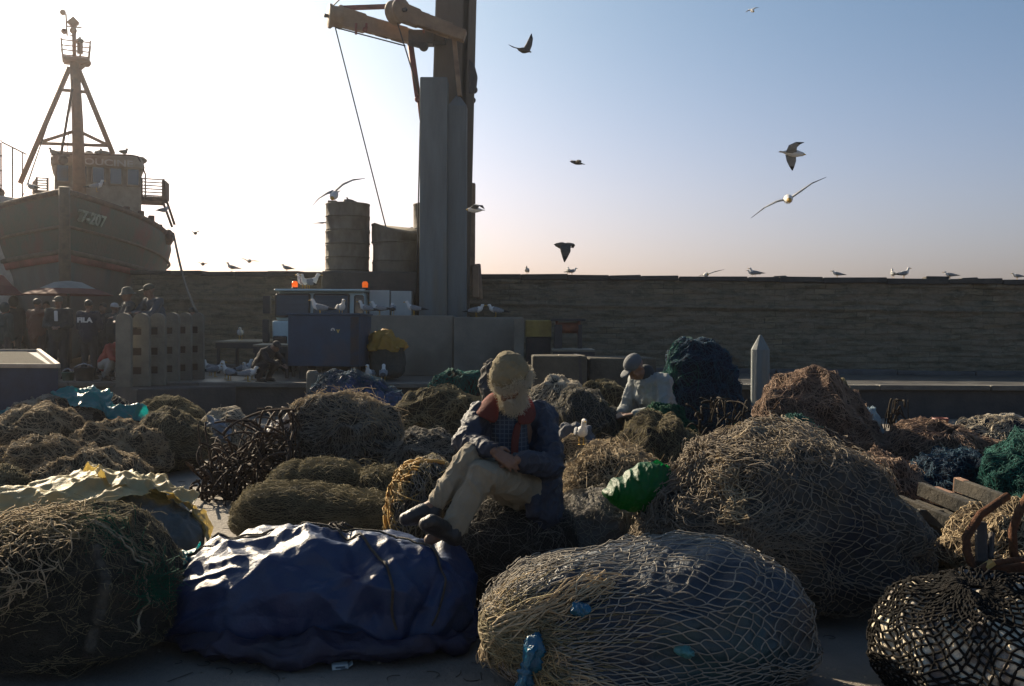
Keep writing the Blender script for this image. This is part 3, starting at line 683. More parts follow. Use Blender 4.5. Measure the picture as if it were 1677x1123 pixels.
# ================================================================== DOCK OBJECTS
CONC = mat('pale_concrete', (.20, .185, .145), (.12, .11, .088), 2.2, .85, .9, 22, c3=(.14, .12, .1))
CONCB = mat('beige_concrete', (.22, .20, .16), (.15, .14, .115), 1.5, .85, .7, 18, c3=(.12, .105, .08))
PILE = mat('grey_pile_paint', (.15, .175, .175), (.11, .125, .125), 2.6, .75, .6, 14, stretch=(1.5, 1.5, .2), c3=(.15, .135, .10))
BLUEB = mat('faded_blue_box_paint', (.016, .055, .11), (.012, .038, .075), 3, .6, .5, 14, c3=(.04, .05, .07))
DKSTEEL = mat('dark_steel', (.03, .03, .032), (.055, .045, .04), 6, .6, .5, 20)
CRANEP = mat('ochre_crane_paint', (.30, .20, .115), (.20, .125, .075), 2.5, .65, .4, 14, c3=(.12, .07, .045))
CRANED = mat('brown_boom_paint', (.13, .105, .075), (.09, .07, .05), 1.6, .7, .5, 12, stretch=(1, 1, .3), c3=(.15, .09, .05))
CABW = mat('white_truck_paint', (.50, .62, .62), (.40, .50, .50), 3, .45, .2, 14, coat=.3)
RUSTL = mat('rust_streaked_drum', (.20, .175, .13), (.12, .095, .065), 3.2, .8, 1.0, 14, stretch=(1, 1, .5), c3=(.06, .04, .03))
YEL = mat('dirty_yellow_paint', (.42, .30, .07), (.28, .19, .05), 4, .6, .4, 16)
CHROME = mat('polished_rod_steel', (.55, .58, .62), rough=.25, metal=.9)
def at(px, y): return P(px, 538, y).x
def zat(py, y, px=838): return P(px, py, y).z

# grey piles -----------------------------------------------------
def pile(label, x0, x1, ytop, y, z0, pointed=0.0, name='mooring_pile', grp=None, n=8, slant=0):
    w = (x1 - x0) / F * y; cx = at((x0 + x1) / 2, y); zt = zat(ytop, y, (x0 + x1) / 2)
    r = empty(name, (cx, y, z0), 0, label, 'pile', grp)
    rad = w / 2 / math.cos(math.pi / n) * .98
    b = MB(); M = Matrix.Rotation(math.pi / n, 3, 'Z'); h = zt - z0
    if pointed: prof = [(rad, 0), (rad, h - pointed), (.02, h)]
    else: prof = [(rad, 0), (rad, h - .03), (rad * .96, h)]
    b.lathe((0, 0, 0), prof, n, M, smooth=False); b.build('shaft', PILE, r, bevel=.012, seg=2)
    b = MB()
    b.lathe((0, 0, 0), [(rad * 1.12, 0), (rad * 1.12, .05)], n, M, smooth=False); b.build('base_plate', DKSTEEL, r); return r
pile('taller flat topped grey steel pile standing in front of the crane boom', 688, 733, 131, 22.3, SZ, 0, n=4)
pile('pointed grey steel pile standing close beside the taller one by the crane', 733, 764, 154, 22.42, SZ, .30, n=4)
pile('short grey pile with a pointed cap standing alone right of centre', 1231, 1260, 548, 17.5, 0, .26, n=10)

# drum towers -----------------------------------------------------
def tower(label, x0, x1, y, segs, broken=False, seed=0):
    w = (x1 - x0) / F * y; cx = at((x0 + x1) / 2, y); rs = random.Random(seed)
    r = empty('steel_tank', (cx, y, SZ), 0, label, 'tank'); n = 28; rad = w / 2
    for k in range(len(segs) - 1):
        za, zb = zat(segs[k], y) - SZ, zat(segs[k + 1], y) - SZ; b = MB(); rr = rad * rs.uniform(.975, 1.0); h = zb - za; last = k == len(segs) - 2
        prof = [(rr * 1.015, 0.006), (rr * 1.02, .03), (rr, .045), (rr * rs.uniform(.985, 1.01), h * .5), (rr, h - .045), (rr * 1.02, h - .03), (rr * 1.015, h - .006)]
        b.lathe((rs.uniform(-.012, .012), 0, za), prof, n)
        if last and broken:
            b.bm.verts.ensure_lookup_table()
            for v in b.bm.verts:
                if v.co.z > za + h * .5:
                    a = math.atan2(v.co.y, v.co.x); v.co.z -= .22 * max(0, math.sin(a * 1.0 + 2.3)) + .08 * mnoise.noise(Vector((a * 3, 0, 3)))
        b.build('ring_section', RUSTL, r)
    return r
segs = [545, 467, 445, 424, 402, 380, 358, 335]
t1 = tower('tall weathered tank of stacked ring sections, left of the crane', 533, 605, 23.3, segs, seed=3)
b = MB(); x_ = .12
b.tube([(.0, 0, zat(335, 23.3) - SZ - .02), (.0, 0, zat(335, 23.3) - SZ + .10)], .1, 8); b.box((-.35, 0, zat(335, 23.3) - SZ + .03), (.2, .2, .08)); b.build('vent_cap', RUSTL, t1)
t2 = tower('squat weathered tank with a torn irregular top, between the tall tank and the crane', 609, 686, 23.2, [545, 467, 430, 400, 369], True, 5)
tower('tank section mostly hidden behind the flat topped pile', 676, 742, 23.7, [545, 467, 420, 378, 335], seed=8)
bb = MB(); bb.box((at(610, 23.0), 22.95, (SZ + zat(447, 23)) / 2), ((690 - 534) / F * 23, .9, zat(447, 23) - SZ), j=.01)
tag(bb.build('tank_plinth', mat('sooty_plinth', (.085, .075, .06), (.05, .045, .04), 3, .9, 1, 12), bevel=.04), 'dark stained plinth the weathered tanks stand on', 'plinth')

# mobile crane -----------------------------------------------------
CY = 22.95
crane = empty('mobile_crane', (at(740, CY), CY, SZ), 0, 'ochre mobile crane with a steep boom rising out of frame and two short pulley arms', 'crane')
bpy.context.view_layer.update()
def L(px, py, y=CY): p = P(px, py, y); return (p.x - at(740, CY), y - CY, p.z - SZ)
b = MB(); b.bar(L(726, 540, CY + .3), L(746, -60, CY + .3), .86, .8); b.build('boom', CRANED, crane, bevel=.03)
b = MB(); b.bar(L(757, 540, CY - .05), L(771, -60, CY - .05), .16, .3); b.build('boom_side_rail', CRANED, crane, bevel=.01)
b = MB(); b.bar(L(767, 470), L(768, 300), .20, .3); b.build('lower_side_beam', CRANEP, crane, bevel=.02)
b = MB(); b.tube([L(766, 305), L(768, 160)], .085, 12); b.build('hydraulic_cylinder', mat('blue_grey_cylinder', (.25, .33, .42), rough=.3, metal=.4), crane)
b = MB(); b.tube([L(768, 165), L(773, -60)], .028, 8); b.build('piston_rod', CHROME, crane)
b = MB(); b.tube([L(771, 165, CY + .1), L(776, -60, CY + .1)], .015, 6); b.build('hose', DKSTEEL, crane)
b = MB(); b.prism([(L(768, 152)[0], L(0, 152)[2]), (L(768, 95)[0], L(0, 95)[2]), (L(777, 103)[0], L(0, 103)[2]), (L(782, 122)[0], L(0, 122)[2]), (L(780, 140)[0], L(0, 140)[2]), (L(775, 152)[0], L(0, 152)[2])][::-1], .3); b.ball(L(776, 147), .09); b.ball(L(774, 164), .075); b.build('valve_block', DKSTEEL, crane, bevel=.02)
b = MB(); b.box(L(779, 462), (.16, .35, .72)); b.tube([L(782, 432), L(786, 490)], .08, 8); b.box(L(775, 440), (.2, .2, .2)); b.build('winch_bracket', CRANEP, crane, bevel=.02)
AY = CY - .45
def arm(p0, p1, w0, w1, ang=0):
    a_, c_ = Vector(p0), Vector(p1); t = (c_ - a_).normalized(); u = Vector((0, 1, 0)); v = t.cross(u).normalized(); vs = []
    for p, w in ((a_, w0), (a_.lerp(c_, .28), w0 * .92), (a_.lerp(c_, .3), w0 * .78), (c_, w1)):
        for sx, sy in ((-1, -1), (1, -1), (1, 1), (-1, 1)): vs.append(p + u * (sx * .13) + v * (sy * w / 2))
    m_ = MB(); m_._add(vs, [(0, 3, 2, 1), (12, 13, 14, 15)] + [(i * 4 + a, i * 4 + (a + 1) % 4, (i + 1) * 4 + (a + 1) % 4, (i + 1) * 4 + a) for i in range(3) for a in range(4)])
    t_ = (c_ - a_)
    for k in (.32, .5, .68): q = a_.lerp(c_, k); m_.bar(q - v * w0 * .46, q + v * w0 * .46, .03, .30)
    return m_
def pulley(px, py, y, r, tilt):
    pp = Matrix.Rotation(R(90), 3, 'X'); rot = Matrix.Rotation(tilt, 3, 'Z') @ Matrix.Rotation(R(90), 3, 'Y')
    b = MB(); b.lathe(L(px, py, y), [(r * .3, -.16), (r, -.15), (r, -.09), (r * .86, -.05), (r * .86, .05), (r, .09), (r, .15), (r * .3, .16)], 24, rot); b.build('pulley', CRANEP, crane, bevel=.006)
    b = MB(); b.tube([Vector(L(px, py, y)) - rot @ Vector((0, 0, .25)), Vector(L(px, py, y)) + rot @ Vector((0, 0, .25))], .045, 8); b.build('axle', DKSTEEL, crane)
arm(L(556, 27, AY), L(700, 68, AY), .42, .28).build('pulley_arm', CRANEP, crane, bevel=.012)
arm(L(655, 19, AY - .5), L(762, 60, AY - .3), .40, .24).build('pulley_arm', CRANEP, crane, bevel=.012)
pulley(549, 27, AY, .27, R(20)); pulley(652, 19, AY - .5, .27, R(-40))
b = MB(); b.box(L(690, 62, AY), (.55, .3, .30)); b.box(L(712, 60, CY - .2), (.5, .5, .34)); b.tube([L(670, 68, AY - .1), L(700, 76, AY - .1)], .09, 8); b.ball(L(694, 76, AY - .1), .11); b.build('arm_joint', DKSTEEL, crane, bevel=.02)
b = MB(); b.bar(L(562, 13, AY), L(648, 10, AY - .4), .09); b.build('tie_bar', REDP, crane)
b = MB(); b.tube([L(672, 72, AY), L(685, 163, AY)], .07, 8); b.tube([L(685, 163, AY), L(690, 200, AY)], .035, 8); b.ball(L(685, 162, AY), .085); b.build('support_strut', REDP, crane)
b = MB(); b.bar(L(744, 65, AY - .1), L(753, 158, AY - .1), .16, .1); b.build('boom_brace', CRANEP, crane, bevel=.01)
for pts in ([(549, 45, AY), (632, 372, CY)], [(550, 45, AY), (664, 75, AY)], [(651, 38, AY - .5), (690, 165, AY)], [(545, 10, AY), (557, -2, AY - .2), (640, -60, AY - .2)], [(651, 2, AY - .5), (660, -30, AY - .5)], [(688, 200, AY - .1), (681, 512, AY - .2)]):
    MB().tube([L(*p) for p in pts], .016, 5).build('cable', DKSTEEL, crane)
b = MB(); 
for px, py, l in ((583, 38, 18), (694, 28, 26), (600, 38, 10)): b.tube([L(px, py, AY - .15), L(px, py + l, AY - .15)], .03, 6)
b.ball(L(598, 48, AY - .15), .06); b.build('hook_pin', REDP, crane)

# truck cab -----------------------------------------------------
TY = 21.6
def TX(px): return at(px, TY)
truck = empty('truck', (TX(522), TY, SZ), 0, 'white flat fronted truck cab with two amber beacons parked below the tanks', 'truck')
bpy.context.view_layer.update()
def T(px, py, dy=0): p = P(px, py, TY); return (p.x - TX(522), dy, p.z - SZ)
xl, xr = T(447, 0)[0], T(600, 0)[0]; zb, zm, zt = T(0, 572)[2], T(0, 523)[2], T(0, 474)[2]
body = MB(); body._add([(xl, 0, zb), (xr, 0, zb), (xr, 1.5, zb), (xl, 1.5, zb), (xl - .02, 0, zm), (xr + .02, 0, zm), (xr + .02, 1.5, zm), (xl - .02, 1.5, zm)], [(0, 3, 2, 1), (4, 5, 6, 7), (0, 1, 5, 4), (1, 2, 6, 5), (2, 3, 7, 6), (3, 0, 4, 7)])
bo = body.build('lower_body', CABW, truck, bevel=.04, seg=2)
b = MB(); b.box(((xl + xr) / 2, .82, (zm + zt) / 2), (xr - xl - .04, 1.3, zt - zm - .02), taper=.95); b.build('cab_shell', CABW, truck, bevel=.05, seg=2)
wsm = MB(); wsm.box(((xl * .53 + xr * .47), .13, (zm + zt) / 2 - .0), ((xr - xl) * .53, .06, zt - zm - .13), rx=R(-4)); w1 = wsm.build('windscreen_frame', DKSTEEL, truck, bevel=.02)
bpy.data.objects.remove(w1)
for xa, xb in ((449, 507), (512, 572)):
    a_, c_ = T(xa, 0)[0], T(xb, 0)[0]; b = MB(); b.box(((a_ + c_) / 2, .135, (zm + zt) / 2 + .01), (c_ - a_, .08, zt - zm - .12), rx=R(-4)); f = b.build('windscreen', DKSTEEL, truck, bevel=.03)
    b = MB(); b.box(((a_ + c_) / 2, .09, (zm + zt) / 2 + .01), (c_ - a_ - .08, .03, zt - zm - .22), rx=R(-4)); b.build('pane', mat('streaked_glass', (.02, .035, .05), (.03, .055, .075), 3, .2, .3, 5, stretch=(.6, 1, 9)), f)
b = MB(); b.box((T(587, 0)[0], .2, (zm + zt) / 2), (.24, .1, zt - zm - .16), taper=.9); b.build('side_window', GLASSD, truck, bevel=.03)
b = MB(); b.box((xl - .12, .0, T(0, 497)[2]), (.16, .12, .38)); b.tube([(xl, .2, zt - .2), (xl - .12, 0, zt - .15)], .02, 6); b.build('mirror', DKSTEEL, truck, bevel=.02)
b = MB(); b.box((xl - .14, .0, T(0, 540)[2]), (.14, .12, .5)); b.build('side_lamp_bracket', DKSTEEL, truck, bevel=.02)
b = MB(); b.box(((xl + xr) / 2, .75, zt + .02), (xr - xl - .05, 1.5, .05)); b.build('roof', CABW, truck, bevel=.02)
for px in (477, 594):
    p = T(px, 468, .35); b = MB(); b.lathe((p[0], .35, zt + .04), [(.07, 0), (.07, .05)], 14); bs = b.build('beacon', DKSTEEL, truck)
    b = MB(); b.lathe((p[0], .35, zt + .09), [(.062, 0), (.068, .09), (.05, .13), (.01, .14)], 14); b.build('lens', mat('amber_lens', (.55, .12, .01), rough=.15, emis=((1.0, .22, .02), .35), trans=.5, tcol=(1, .3, .03)), bs)
b = MB(); b.box((T(450, 0)[0] + .13, -.03, T(0, 556)[2]), (.3, .08, .22)); b.build('headlamp', GLASSD, truck, bevel=.02)
b = MB(); b.box((xl + .9, -.02, T(0, 550)[2]), (.22, .04, .1)); b.build('number_plate', GLASSD, truck)
b = MB(); b.box(((xl + xr) / 2 - .05, -.12, T(0, 568)[2]), (xr - xl + .2, .26, .14)); b.build('bumper', mat('bumper_paint', (.25, .24, .2), (.12, .1, .08), 5, .6), truck, bevel=.02)
for s_ in (xl + .2, xr - .2):
    b = MB(); b.lathe((s_, .75, .42), [(.2, -.13), (.42, -.13), (.42, .13), (.2, .13)], 22, Matrix.Rotation(R(90), 3, 'Y')); b.build('wheel', mat('tyre_rubber', (.02, .02, .02), rough=.85), truck, bevel=.02)
b = MB(); b.box((0, 2.3, .75), (2.0, 3.0, .2)); b.build('chassis', DKSTEEL, truck)
for k, (xa, xb) in enumerate(((600, 635), (636, 672))):
    b = MB(); a_, c_ = T(xa, 0)[0], T(xb, 0)[0]; b.box(((a_ + c_) / 2, .9, (T(0, 471 + k)[2] + T(0, 560)[2]) / 2), (c_ - a_ - .01, .8, T(0, 471 + k)[2] - T(0, 560)[2])); b.build('equipment_cabinet', mat('light_grey_cabinet', (.46, .48, .45), (.36, .38, .36), 2, .55, .3, 12), truck, bevel=.015)

# big beige block, blue box -----------------------------------------------------
def blockpx(name, label, cat, x0, x1, yt, yb, y, dep, mm, rz=0, parent=None, bevel=.02, j=.004, z0=None, grp=None):
    cx = (x0 + x1) / 2; za = zat(yt, y, cx); zb_ = z0 if z0 is not None else zat(yb, y, cx); w = (x1 - x0) / F * y
    b = MB(); b.box((0, 0, (za - zb_) / 2), (w, dep, za - zb_), j=j); o = b.build(name, mm, parent, bevel=bevel, seg=2); o.location = (at(cx, y), y + dep / 2, zb_); o.rotation_euler = (0, 0, rz)
    return tag(o, label, cat, grp)
blockpx('concrete_block', 'long low beige concrete block behind the blue box with gulls along its top', 'block', 606, 742, 516, 0, 20.9, 1.0, CONCB, z0=SZ)
blockpx('concrete_block', 'long beige concrete block right of the piles, its lid standing slightly proud', 'block', 743, 856, 519, 0, 20.8, 1.1, CONCB, z0=SZ)
bx = blockpx('tool_box', 'tall blue steel box on the dock with a small white number, gulls on its lid', 'box', 474, 594, 516, 600, 18.75, .9, BLUEB, bevel=.01, rz=R(-6))
hz = zat(516, 18.75) - zat(600, 18.75); wx = 120 / F * 18.75
b = MB(); b.box((0, 0, hz + .02), (wx + .06, .96, .035)); b.build('lid', BLUEB, bx, bevel=.006)
b = MB(); b.box((-.42, -.1, -.12), (.16, .5, .25)); b.box((.5, -.1, -.12), (.12, .5, .25)); b.build('foot', DKSTEEL, bx)
b = MB(); b.box((wx / 2 - .09, -.455, hz / 2), (.16, .02, hz - .06)); 
for k in range(3): b.box((wx / 2 - .09, -.468, .2 + k * .35), (.15, .012, .02))
b.build('corner_plate', mat('rusty_blue_plate', (.022, .035, .06), (.045, .035, .035), 6, .8, .5), bx)
text_mesh('9', .17, mat('stencil_white', (.5, .52, .5)), bx, (.18, -.453, hz * .68), (R(90), 0, 0), bold=.005)
text_mesh('v', .13, mat('stencil_yellow', (.5, .4, .1)), bx, (.28, -.453, hz * .70), (R(90), 0, 0), bold=.004)
blockpx('concrete_block', 'upright pale concrete slab at the right end of the long block', 'block', 842, 858, 520, 0, 19.9, .5, CONC, z0=SZ)
yb_ = blockpx('crate', 'dirty yellow crate standing at the foot of the wall, right of the long block', 'crate', 861, 903, 524, 551, 20.4, .7, YEL, bevel=.01)
b = MB(); b.box((0, 0, -.33), (.5, .6, .62)); b.build('crate_base', DKSTEEL, yb_, bevel=.01)
b = MB(); b.box((0, -.36, .17), (.5, .02, .03)); b.box((0, -.36, .30), (.5, .02, .03)); b.build('rib', YEL, yb_)
wn_ = empty('winch', (at(930, 20.2), 20.2, SZ), 0, 'rusty orange winch on a dark stand beside the yellow crate', 'winch'); zz = zat(525, 20.2) - SZ
b = MB(); b.lathe((0, 0, zz - .14), [(.15, -.25), (.15, -.2), (.11, -.19), (.11, .19), (.15, .2), (.15, .25)], 16, Matrix.Rotation(R(90), 3, 'Y')); b.build('drum', mat('rusty_orange_paint', (.26, .09, .035), (.13, .05, .03), 6, .75, .6), wn_)
b = MB(); b.box((-.2, 0, zz / 2 - .05), (.16, .3, zz - .05)); b.box((.24, 0, zz / 2 - .05), (.08, .3, zz - .05)); b.box((0, 0, zz + .02), (.7, .3, .05)); b.box((0, .02, .1), (.8, .5, .2)); b.build('stand', DKSTEEL, wn_, bevel=.01)
# yellow tarp heap next to the blue box is added with the bales
# tables with planks
def table(label, x0, x1, yr, y, dep, ht, tilt=0):
    cx = at((x0 + x1) / 2, y); w = (x1 - x0) / F * y; z = zat(yr, y)
    r = empty('stall_table', (cx, y, SZ), 0, label, 'table', 'low tables on the dock'); h = z - SZ
    b = MB(); b.box((0, dep / 2, h), (w, dep, .04), rx=tilt); b.build('tabletop', mat('wet_plank', (.26, .215, .145), (.17, .14, .1), 4, .55, .5, 16), r, bevel=.006)
    b = MB(); b.box((0, .02, h - .09), (w * .98, .03, .12)); b.build('apron', DKSTEEL, r)
    for sx in (-1, 1):
        for dy in (.06, dep - .06): MB().box((sx * (w / 2 - .06), dy, (h - .14) / 2), (.06, .06, h - .14)).build('leg', DKSTEEL, r)
table('pale wooden table left of the truck with a gull on it', 352, 430, 561, 21.6, 1.6, 0, R(1.2))
table('narrow table at the left foot of the truck', 414, 474, 567, 19.6, .7, 0, R(1))
table('low dark table with light boards near the strapped concrete block', 905, 975, 573, 19.4, .8, 0, R(1))
# concrete blocks on the quay right of centre
DCONC = mat('dark_weathered_concrete', (.105, .098, .078), (.06, .056, .046), 2.6, .95, 1, 20, c3=(.13, .115, .085), spec=.2)
cb = blockpx('concrete_block', 'rough concrete block bound by a dark strap, left of the seated man in the cap', 'block', 872, 962, 583, 0, 16.6, 1.3, DCONC, z0=0, bevel=.03)
b = MB(); h_ = zat(583, 16.6); b.box((.36, -.66, h_ / 2), (.05, .01, h_ - .02), ry=R(-3)); b.box((.34, 0, h_ + .006), (.05, 1.3, .01)); b.build('strap', DKSTEEL, cb)
blockpx('concrete_block', 'second concrete block, directly behind the seated man in the cap', 'block', 965, 1075, 586, 0, 16.9, 1.2, DCONC, z0=0, bevel=.03)
b = MB(); 
blockpx('board', 'pale flat board lying across the strapped concrete block', 'board', 915, 958, 581.5, 584, 16.75, .25, mat('pale_board', (.4, .35, .25), (.3, .25, .18), 5), z0=zat(583, 16.6) + .002, bevel=.004)
# rounded bollard stump by the blue box
tag(MB().lathe(P(512, 622, 17.2) * 1 - Vector((0, 0, P(512, 622, 17.2).z)), [(.11, 0), (.11, zat(610, 17.2) - .03), (.08, zat(608, 17.2))], 14).build('bollard', CONC), 'small round concrete bollard below the blue box', 'bollard')

# concrete comb fence ----------------------------------------------
slabs = [(191, 216, 515, 17.2), (219, 246, 515, 17.5), (246, 272, 515, 17.8), (272, 294, 514, 18.25), (295, 314, 514, 18.7), (315, 334, 514, 19.1)]
fence = empty('concrete_barrier', (at(262, 17.9), 17.9, 0), 0, 'row of round topped pale concrete slabs with square openings standing on a dark plinth', 'barrier')
fx, fy = fence.location.x, fence.location.y
for k, (xa, xb, yt, y) in enumerate(slabs):
    a_, c_ = at(xa, y) - fx, at(xb, y) - fx; w = c_ - a_; zt_ = zat(yt, y); z0 = .56; h = zt_ - z0; r = w * .48
    pts = [(w, 0), (w, h - r)] + [(w / 2 + w / 2 * math.cos(t), h - r + r * math.sin(t)) for t in [math.pi * i / 10 for i in range(1, 10)]] + [(0, h - r)]
    if k > 0:
        nw, nh = w * .52, .13
        for q in (.70, .42, .16):
            zc = h * q; pts += [(0, zc + nh), (nw, zc + nh), (nw, zc), (0, zc)]
    pts += [(0, 0)]
    b = MB(); b.prism(pts, .11, Matrix.Translation((a_, y - fy, z0))); b.build('slab', CONC, fence, bevel=.006)
    if k > 0:
        b = MB(); nxt = slabs[k - 1]
        b.box((a_ + w * .16, y - fy + .11, z0 + h / 2 - .1), (w * .75, .06, h - .35)); b.build('backing_board', mat('dark_rusty_board', (.05, .03, .025), (.03, .02, .018), 5), fence)
b = MB(); b.box((0.05, .25, .275), (1.75, 2.1, .55), rz=R(38)); b.build('plinth', STEP, fence, bevel=.02)

# cart at the left edge
ct = empty('cart', (at(40, 11.8), 11.8, 0), 0, 'long dark blue cart with a pale wooden rim at the left edge', 'cart')
zf, zk = zat(599, 11.8, 60), zat(574, 14.9, 40)
xr1, xr2, xl1 = at(95, 11.8) - ct.location.x, at(63, 14.9) - ct.location.x, at(-40, 11.8) - ct.location.x
xl2 = xr2 - (xr1 - xl1)
b = MB(); vs = [(xl1, 0, .35), (xr1, 0, .35), (xr2, 3.1, .35), (xl2, 3.1, .35), (xl1, 0, zf - .02), (xr1, 0, zf - .02), (xr2, 3.1, zk - .02), (xl2, 3.1, zk - .02)]
b._add(vs, [(0, 3, 2, 1), (4, 5, 6, 7), (0, 1, 5, 4), (1, 2, 6, 5), (2, 3, 7, 6), (3, 0, 4, 7)]); b.build('cart_body', mat('dark_blue_board', (.025, .04, .075), (.018, .025, .045), 4, .7, .5), ct)
b = MB(); b._add([(xl1, .1, zf - .012), (xr1 - .12, .1, zf - .012), (xr2 - .12, 3.0, zk - .012), (xl2, 3.0, zk - .012)], [(0, 1, 2, 3)]); b.build('cart_lid', mat('grey_brown_board', (.03, .027, .02), (.02, .018, .014), 5, .98, .5, 20, spec=.15), ct)
RIM = mat('pale_worn_wood', (.42, .34, .27), (.3, .24, .19), 8, .6, .4)
b = MB(); b.bar((xl1, 0, zf), (xr1, 0, zf), .05); b.bar((xr1, 0, zf + .002), (xr2, 3.1, zk + .002), .055); b.bar((xl2, 3.1, zk), (xr2, 3.1, zk), .04); b.build('rim', RIM, ct, bevel=.005)
for y_ in (.6, 2.4):
    b = MB(); b.lathe((xr1 + (xr2 - xr1) * y_ / 3.1 - .3, y_, .3), [(.05, -.06), (.3, -.06), (.3, .06), (.05, .06)], 18, Matrix.Rotation(R(90), 3, 'Y')); b.build('wheel', mat('tyre_rubber', (.02, .02, .02)), ct)
# buckets
def bucket(label, px, yt, y, w, mm, z0=SZ):
    r = w / F * y / 2; r0 = empty('bucket', (at(px, y), y, z0), 0, label, 'bucket', 'buckets beside the concrete barrier'); h = zat(yt, y) - z0
    b = MB(); b.lathe((0, 0, 0), [(r * .8, 0), (r, h), (r * 1.06, h), (r * 1.06, h + .02), (r * .95, h + .02), (r * .76, .02)], 20, closed=False); b.build('tub', mm, r0)
    b = MB(); b.tube([(-r, 0, h), (-r * .7, 0, h + .05), (0, -.02, h + .09), (r * .7, 0, h + .05), (r, 0, h)], .008, 5); b.build('handle', CHROME, r0)
bucket('green plastic bucket standing beside the dark tub', 111, 614, 18.5, 20, mat('green_plastic', (.02, .10, .075), (.02, .07, .05), 5, .4))
bucket('dark round tub with a bright rim left of the concrete barrier', 138, 606, 18.3, 32, DKSTEEL)
# market parasols over the crowd
def parasol(label, px, x0, x1, yt, yb, y, m1, m2):
    r = empty('parasol', (at(px, y), y, SZ), 0, label, 'parasol', 'market parasols under the trawler'); rad = (x1 - x0) / 2 / F * y; zt_, zb_ = zat(yt, y) - SZ, zat(yb, y) - SZ; zm_ = zb_ + (zt_ - zb_) * .42
    b = MB(); b.lathe((0, 0, 0), [(rad * .62, zm_), (rad * .3, zt_ - .03), (.03, zt_)], 8, smooth=False, closed=False); b.build('canopy', m1, r)
    b = MB(); b.lathe((0, 0, 0), [(rad, zb_), (rad * .625, zm_ + .004)], 8, smooth=False, closed=False); b.build('canopy_border', m2, r)
    MB().tube([(0, 0, 0), (0, 0, zt_)], .025, 8).build('pole', DKSTEEL, r)
PW = mat('grey_white_canvas', (.30, .32, .30), (.22, .23, .22), 4, .85, trans=.3); PR = mat('red_canvas', (.16, .035, .03), (.11, .025, .022), 4, .85, trans=.3)
parasol('wide parasol with a pale crown and red border behind the crowd', 112, 42, 190, 463, 486, 20.8, PW, PR)
parasol('dull red parasol cut by the left edge', -8, -70, 22, 452, 486, 20.4, mat('dull_red_canvas', (.22, .07, .05), (.16, .05, .04), 4, .85, trans=.3), PR)

# tangles of rusty straps ------------------------------------------
def tangle(name, label, cat, box, y, n, r, mm, seed=1, upright=.3, z0=0, ln=.5, hook=.6, dep=.6, grav=.5, prof=None):
    x0, x1, yt, yb = box; rs = random.Random(seed); b = MB(); S = y / F; cx = at((x0 + x1) / 2, y); W = (x1 - x0) / 2 * S; zt_ = zat(yt, y) - z0
    for k in range(n):
        u = rs.uniform(-1, 1); top = (prof(u) if prof else 1 - .6 * u * u) * zt_; z = rs.uniform(.02, 1) ** .9 * top
        p = Vector((u * W, rs.uniform(-dep, dep) / 2, z)); d = Vector((rs.gauss(0, 1), rs.gauss(0, .6), rs.gauss(upright * 2, 1))).normalized(); pts = [p]; c = Vector((rs.gauss(0, 1), rs.gauss(0, 1), rs.gauss(0, 1))) * hook
        L_ = ln * rs.uniform(.4, 1.4); q = p
        for i in range(9):
            d = (d + c * .16 + Vector((0, 0, -grav * .08 * i))).normalized(); q = q + d * L_ / 9
            q = Vector((max(-W * 1.05, min(W * 1.05, q.x)), q.y, max(.015, min(q.z, zt_)))); pts.append(q)
        b.tube(pts, r * rs.uniform(.5, 1.3), 5)
    o = b.build(name, mm); o.location = (cx, y, z0); return tag(o, label, cat)

# ================================================================== BALES ON THE QUAY
GB = 'net bales lying on the quay'
# ---- foreground -----------------------------------------------------------------
rA, bA = bale('huge dark net bundle filling the bottom left corner, green twine along its right edge', -95, 272, 846, 4.85, netmat('dark_brown_green_fill', (.022, .026, .024), (.105, .095, .07), .14), depth=.50, seed=3, res=120, p=2.7, lump=.09, fold=.045, ffreq=5, fstretch=(.6, 1, 2.2), fine=.012, zc=.42,
    net=dict(N=70, M=40, r=.0016, off=.012, jit=.5, sag=.9, keep=.45, warp=.6), nm=T_OLV, fz=dict(n=9000, ln=.13, r=.0010, h=.018, curl=2.2, up=-.6), fm=T_DRK, pole=(.3, -.2, 1), yaw=.0, NM=(120, 80), body='net_bundle', prof=[.7, .80, .88, .96, 1.0, 1.0, .94, .8])
fuzz('loose_twine', bA, T_OLV, rA, n=3000, ln=.09, r=.0011, h=.02, region=((-.0, .1, 1), .45), curl=2.4, wild=.05)
fuzz('green_twine', bA, T_GRN, rA, n=420, ln=.045, r=.0014, h=.03, region=((.97, -.25, .25), .10), curl=2.5, wild=.15)
fuzz('green_twine', bA, T_GRN, rA, n=200, ln=.04, r=.0014, h=.02, region=((.62, -.25, .9), .12), curl=2.5, wild=.15)
strap('twine_loop', bA, PALER, rA, [(.35, -.3, .95), (.62, -.3, .8), (.85, -.3, .45), (.88, -.45, .1), (.8, -.6, -.3)], .006, .02)
strap('twine_loop', bA, PALER, rA, [(.40, -.3, .93), (.7, -.25, .72), (.92, -.2, .40)], .004, .025)
strap('wide_net_strap', bA, mat('net_strap', (.10, .088, .065), (.05, .045, .035), 30, .9, 1, 60), rA, [(.52, -.5, .75), (.62, -.6, .4), (.62, -.75, -.1), (.6, -.8, -.5)], .035, -.012, sides=8)
net_strands('coarse_netting', bA, T_TAN, rA, N=40, M=26, r=.0026, off=.035, jit=.35, sag=.5, t0=.02, t1=.30, pole=(-.55, -.5, .8), keep=.75)

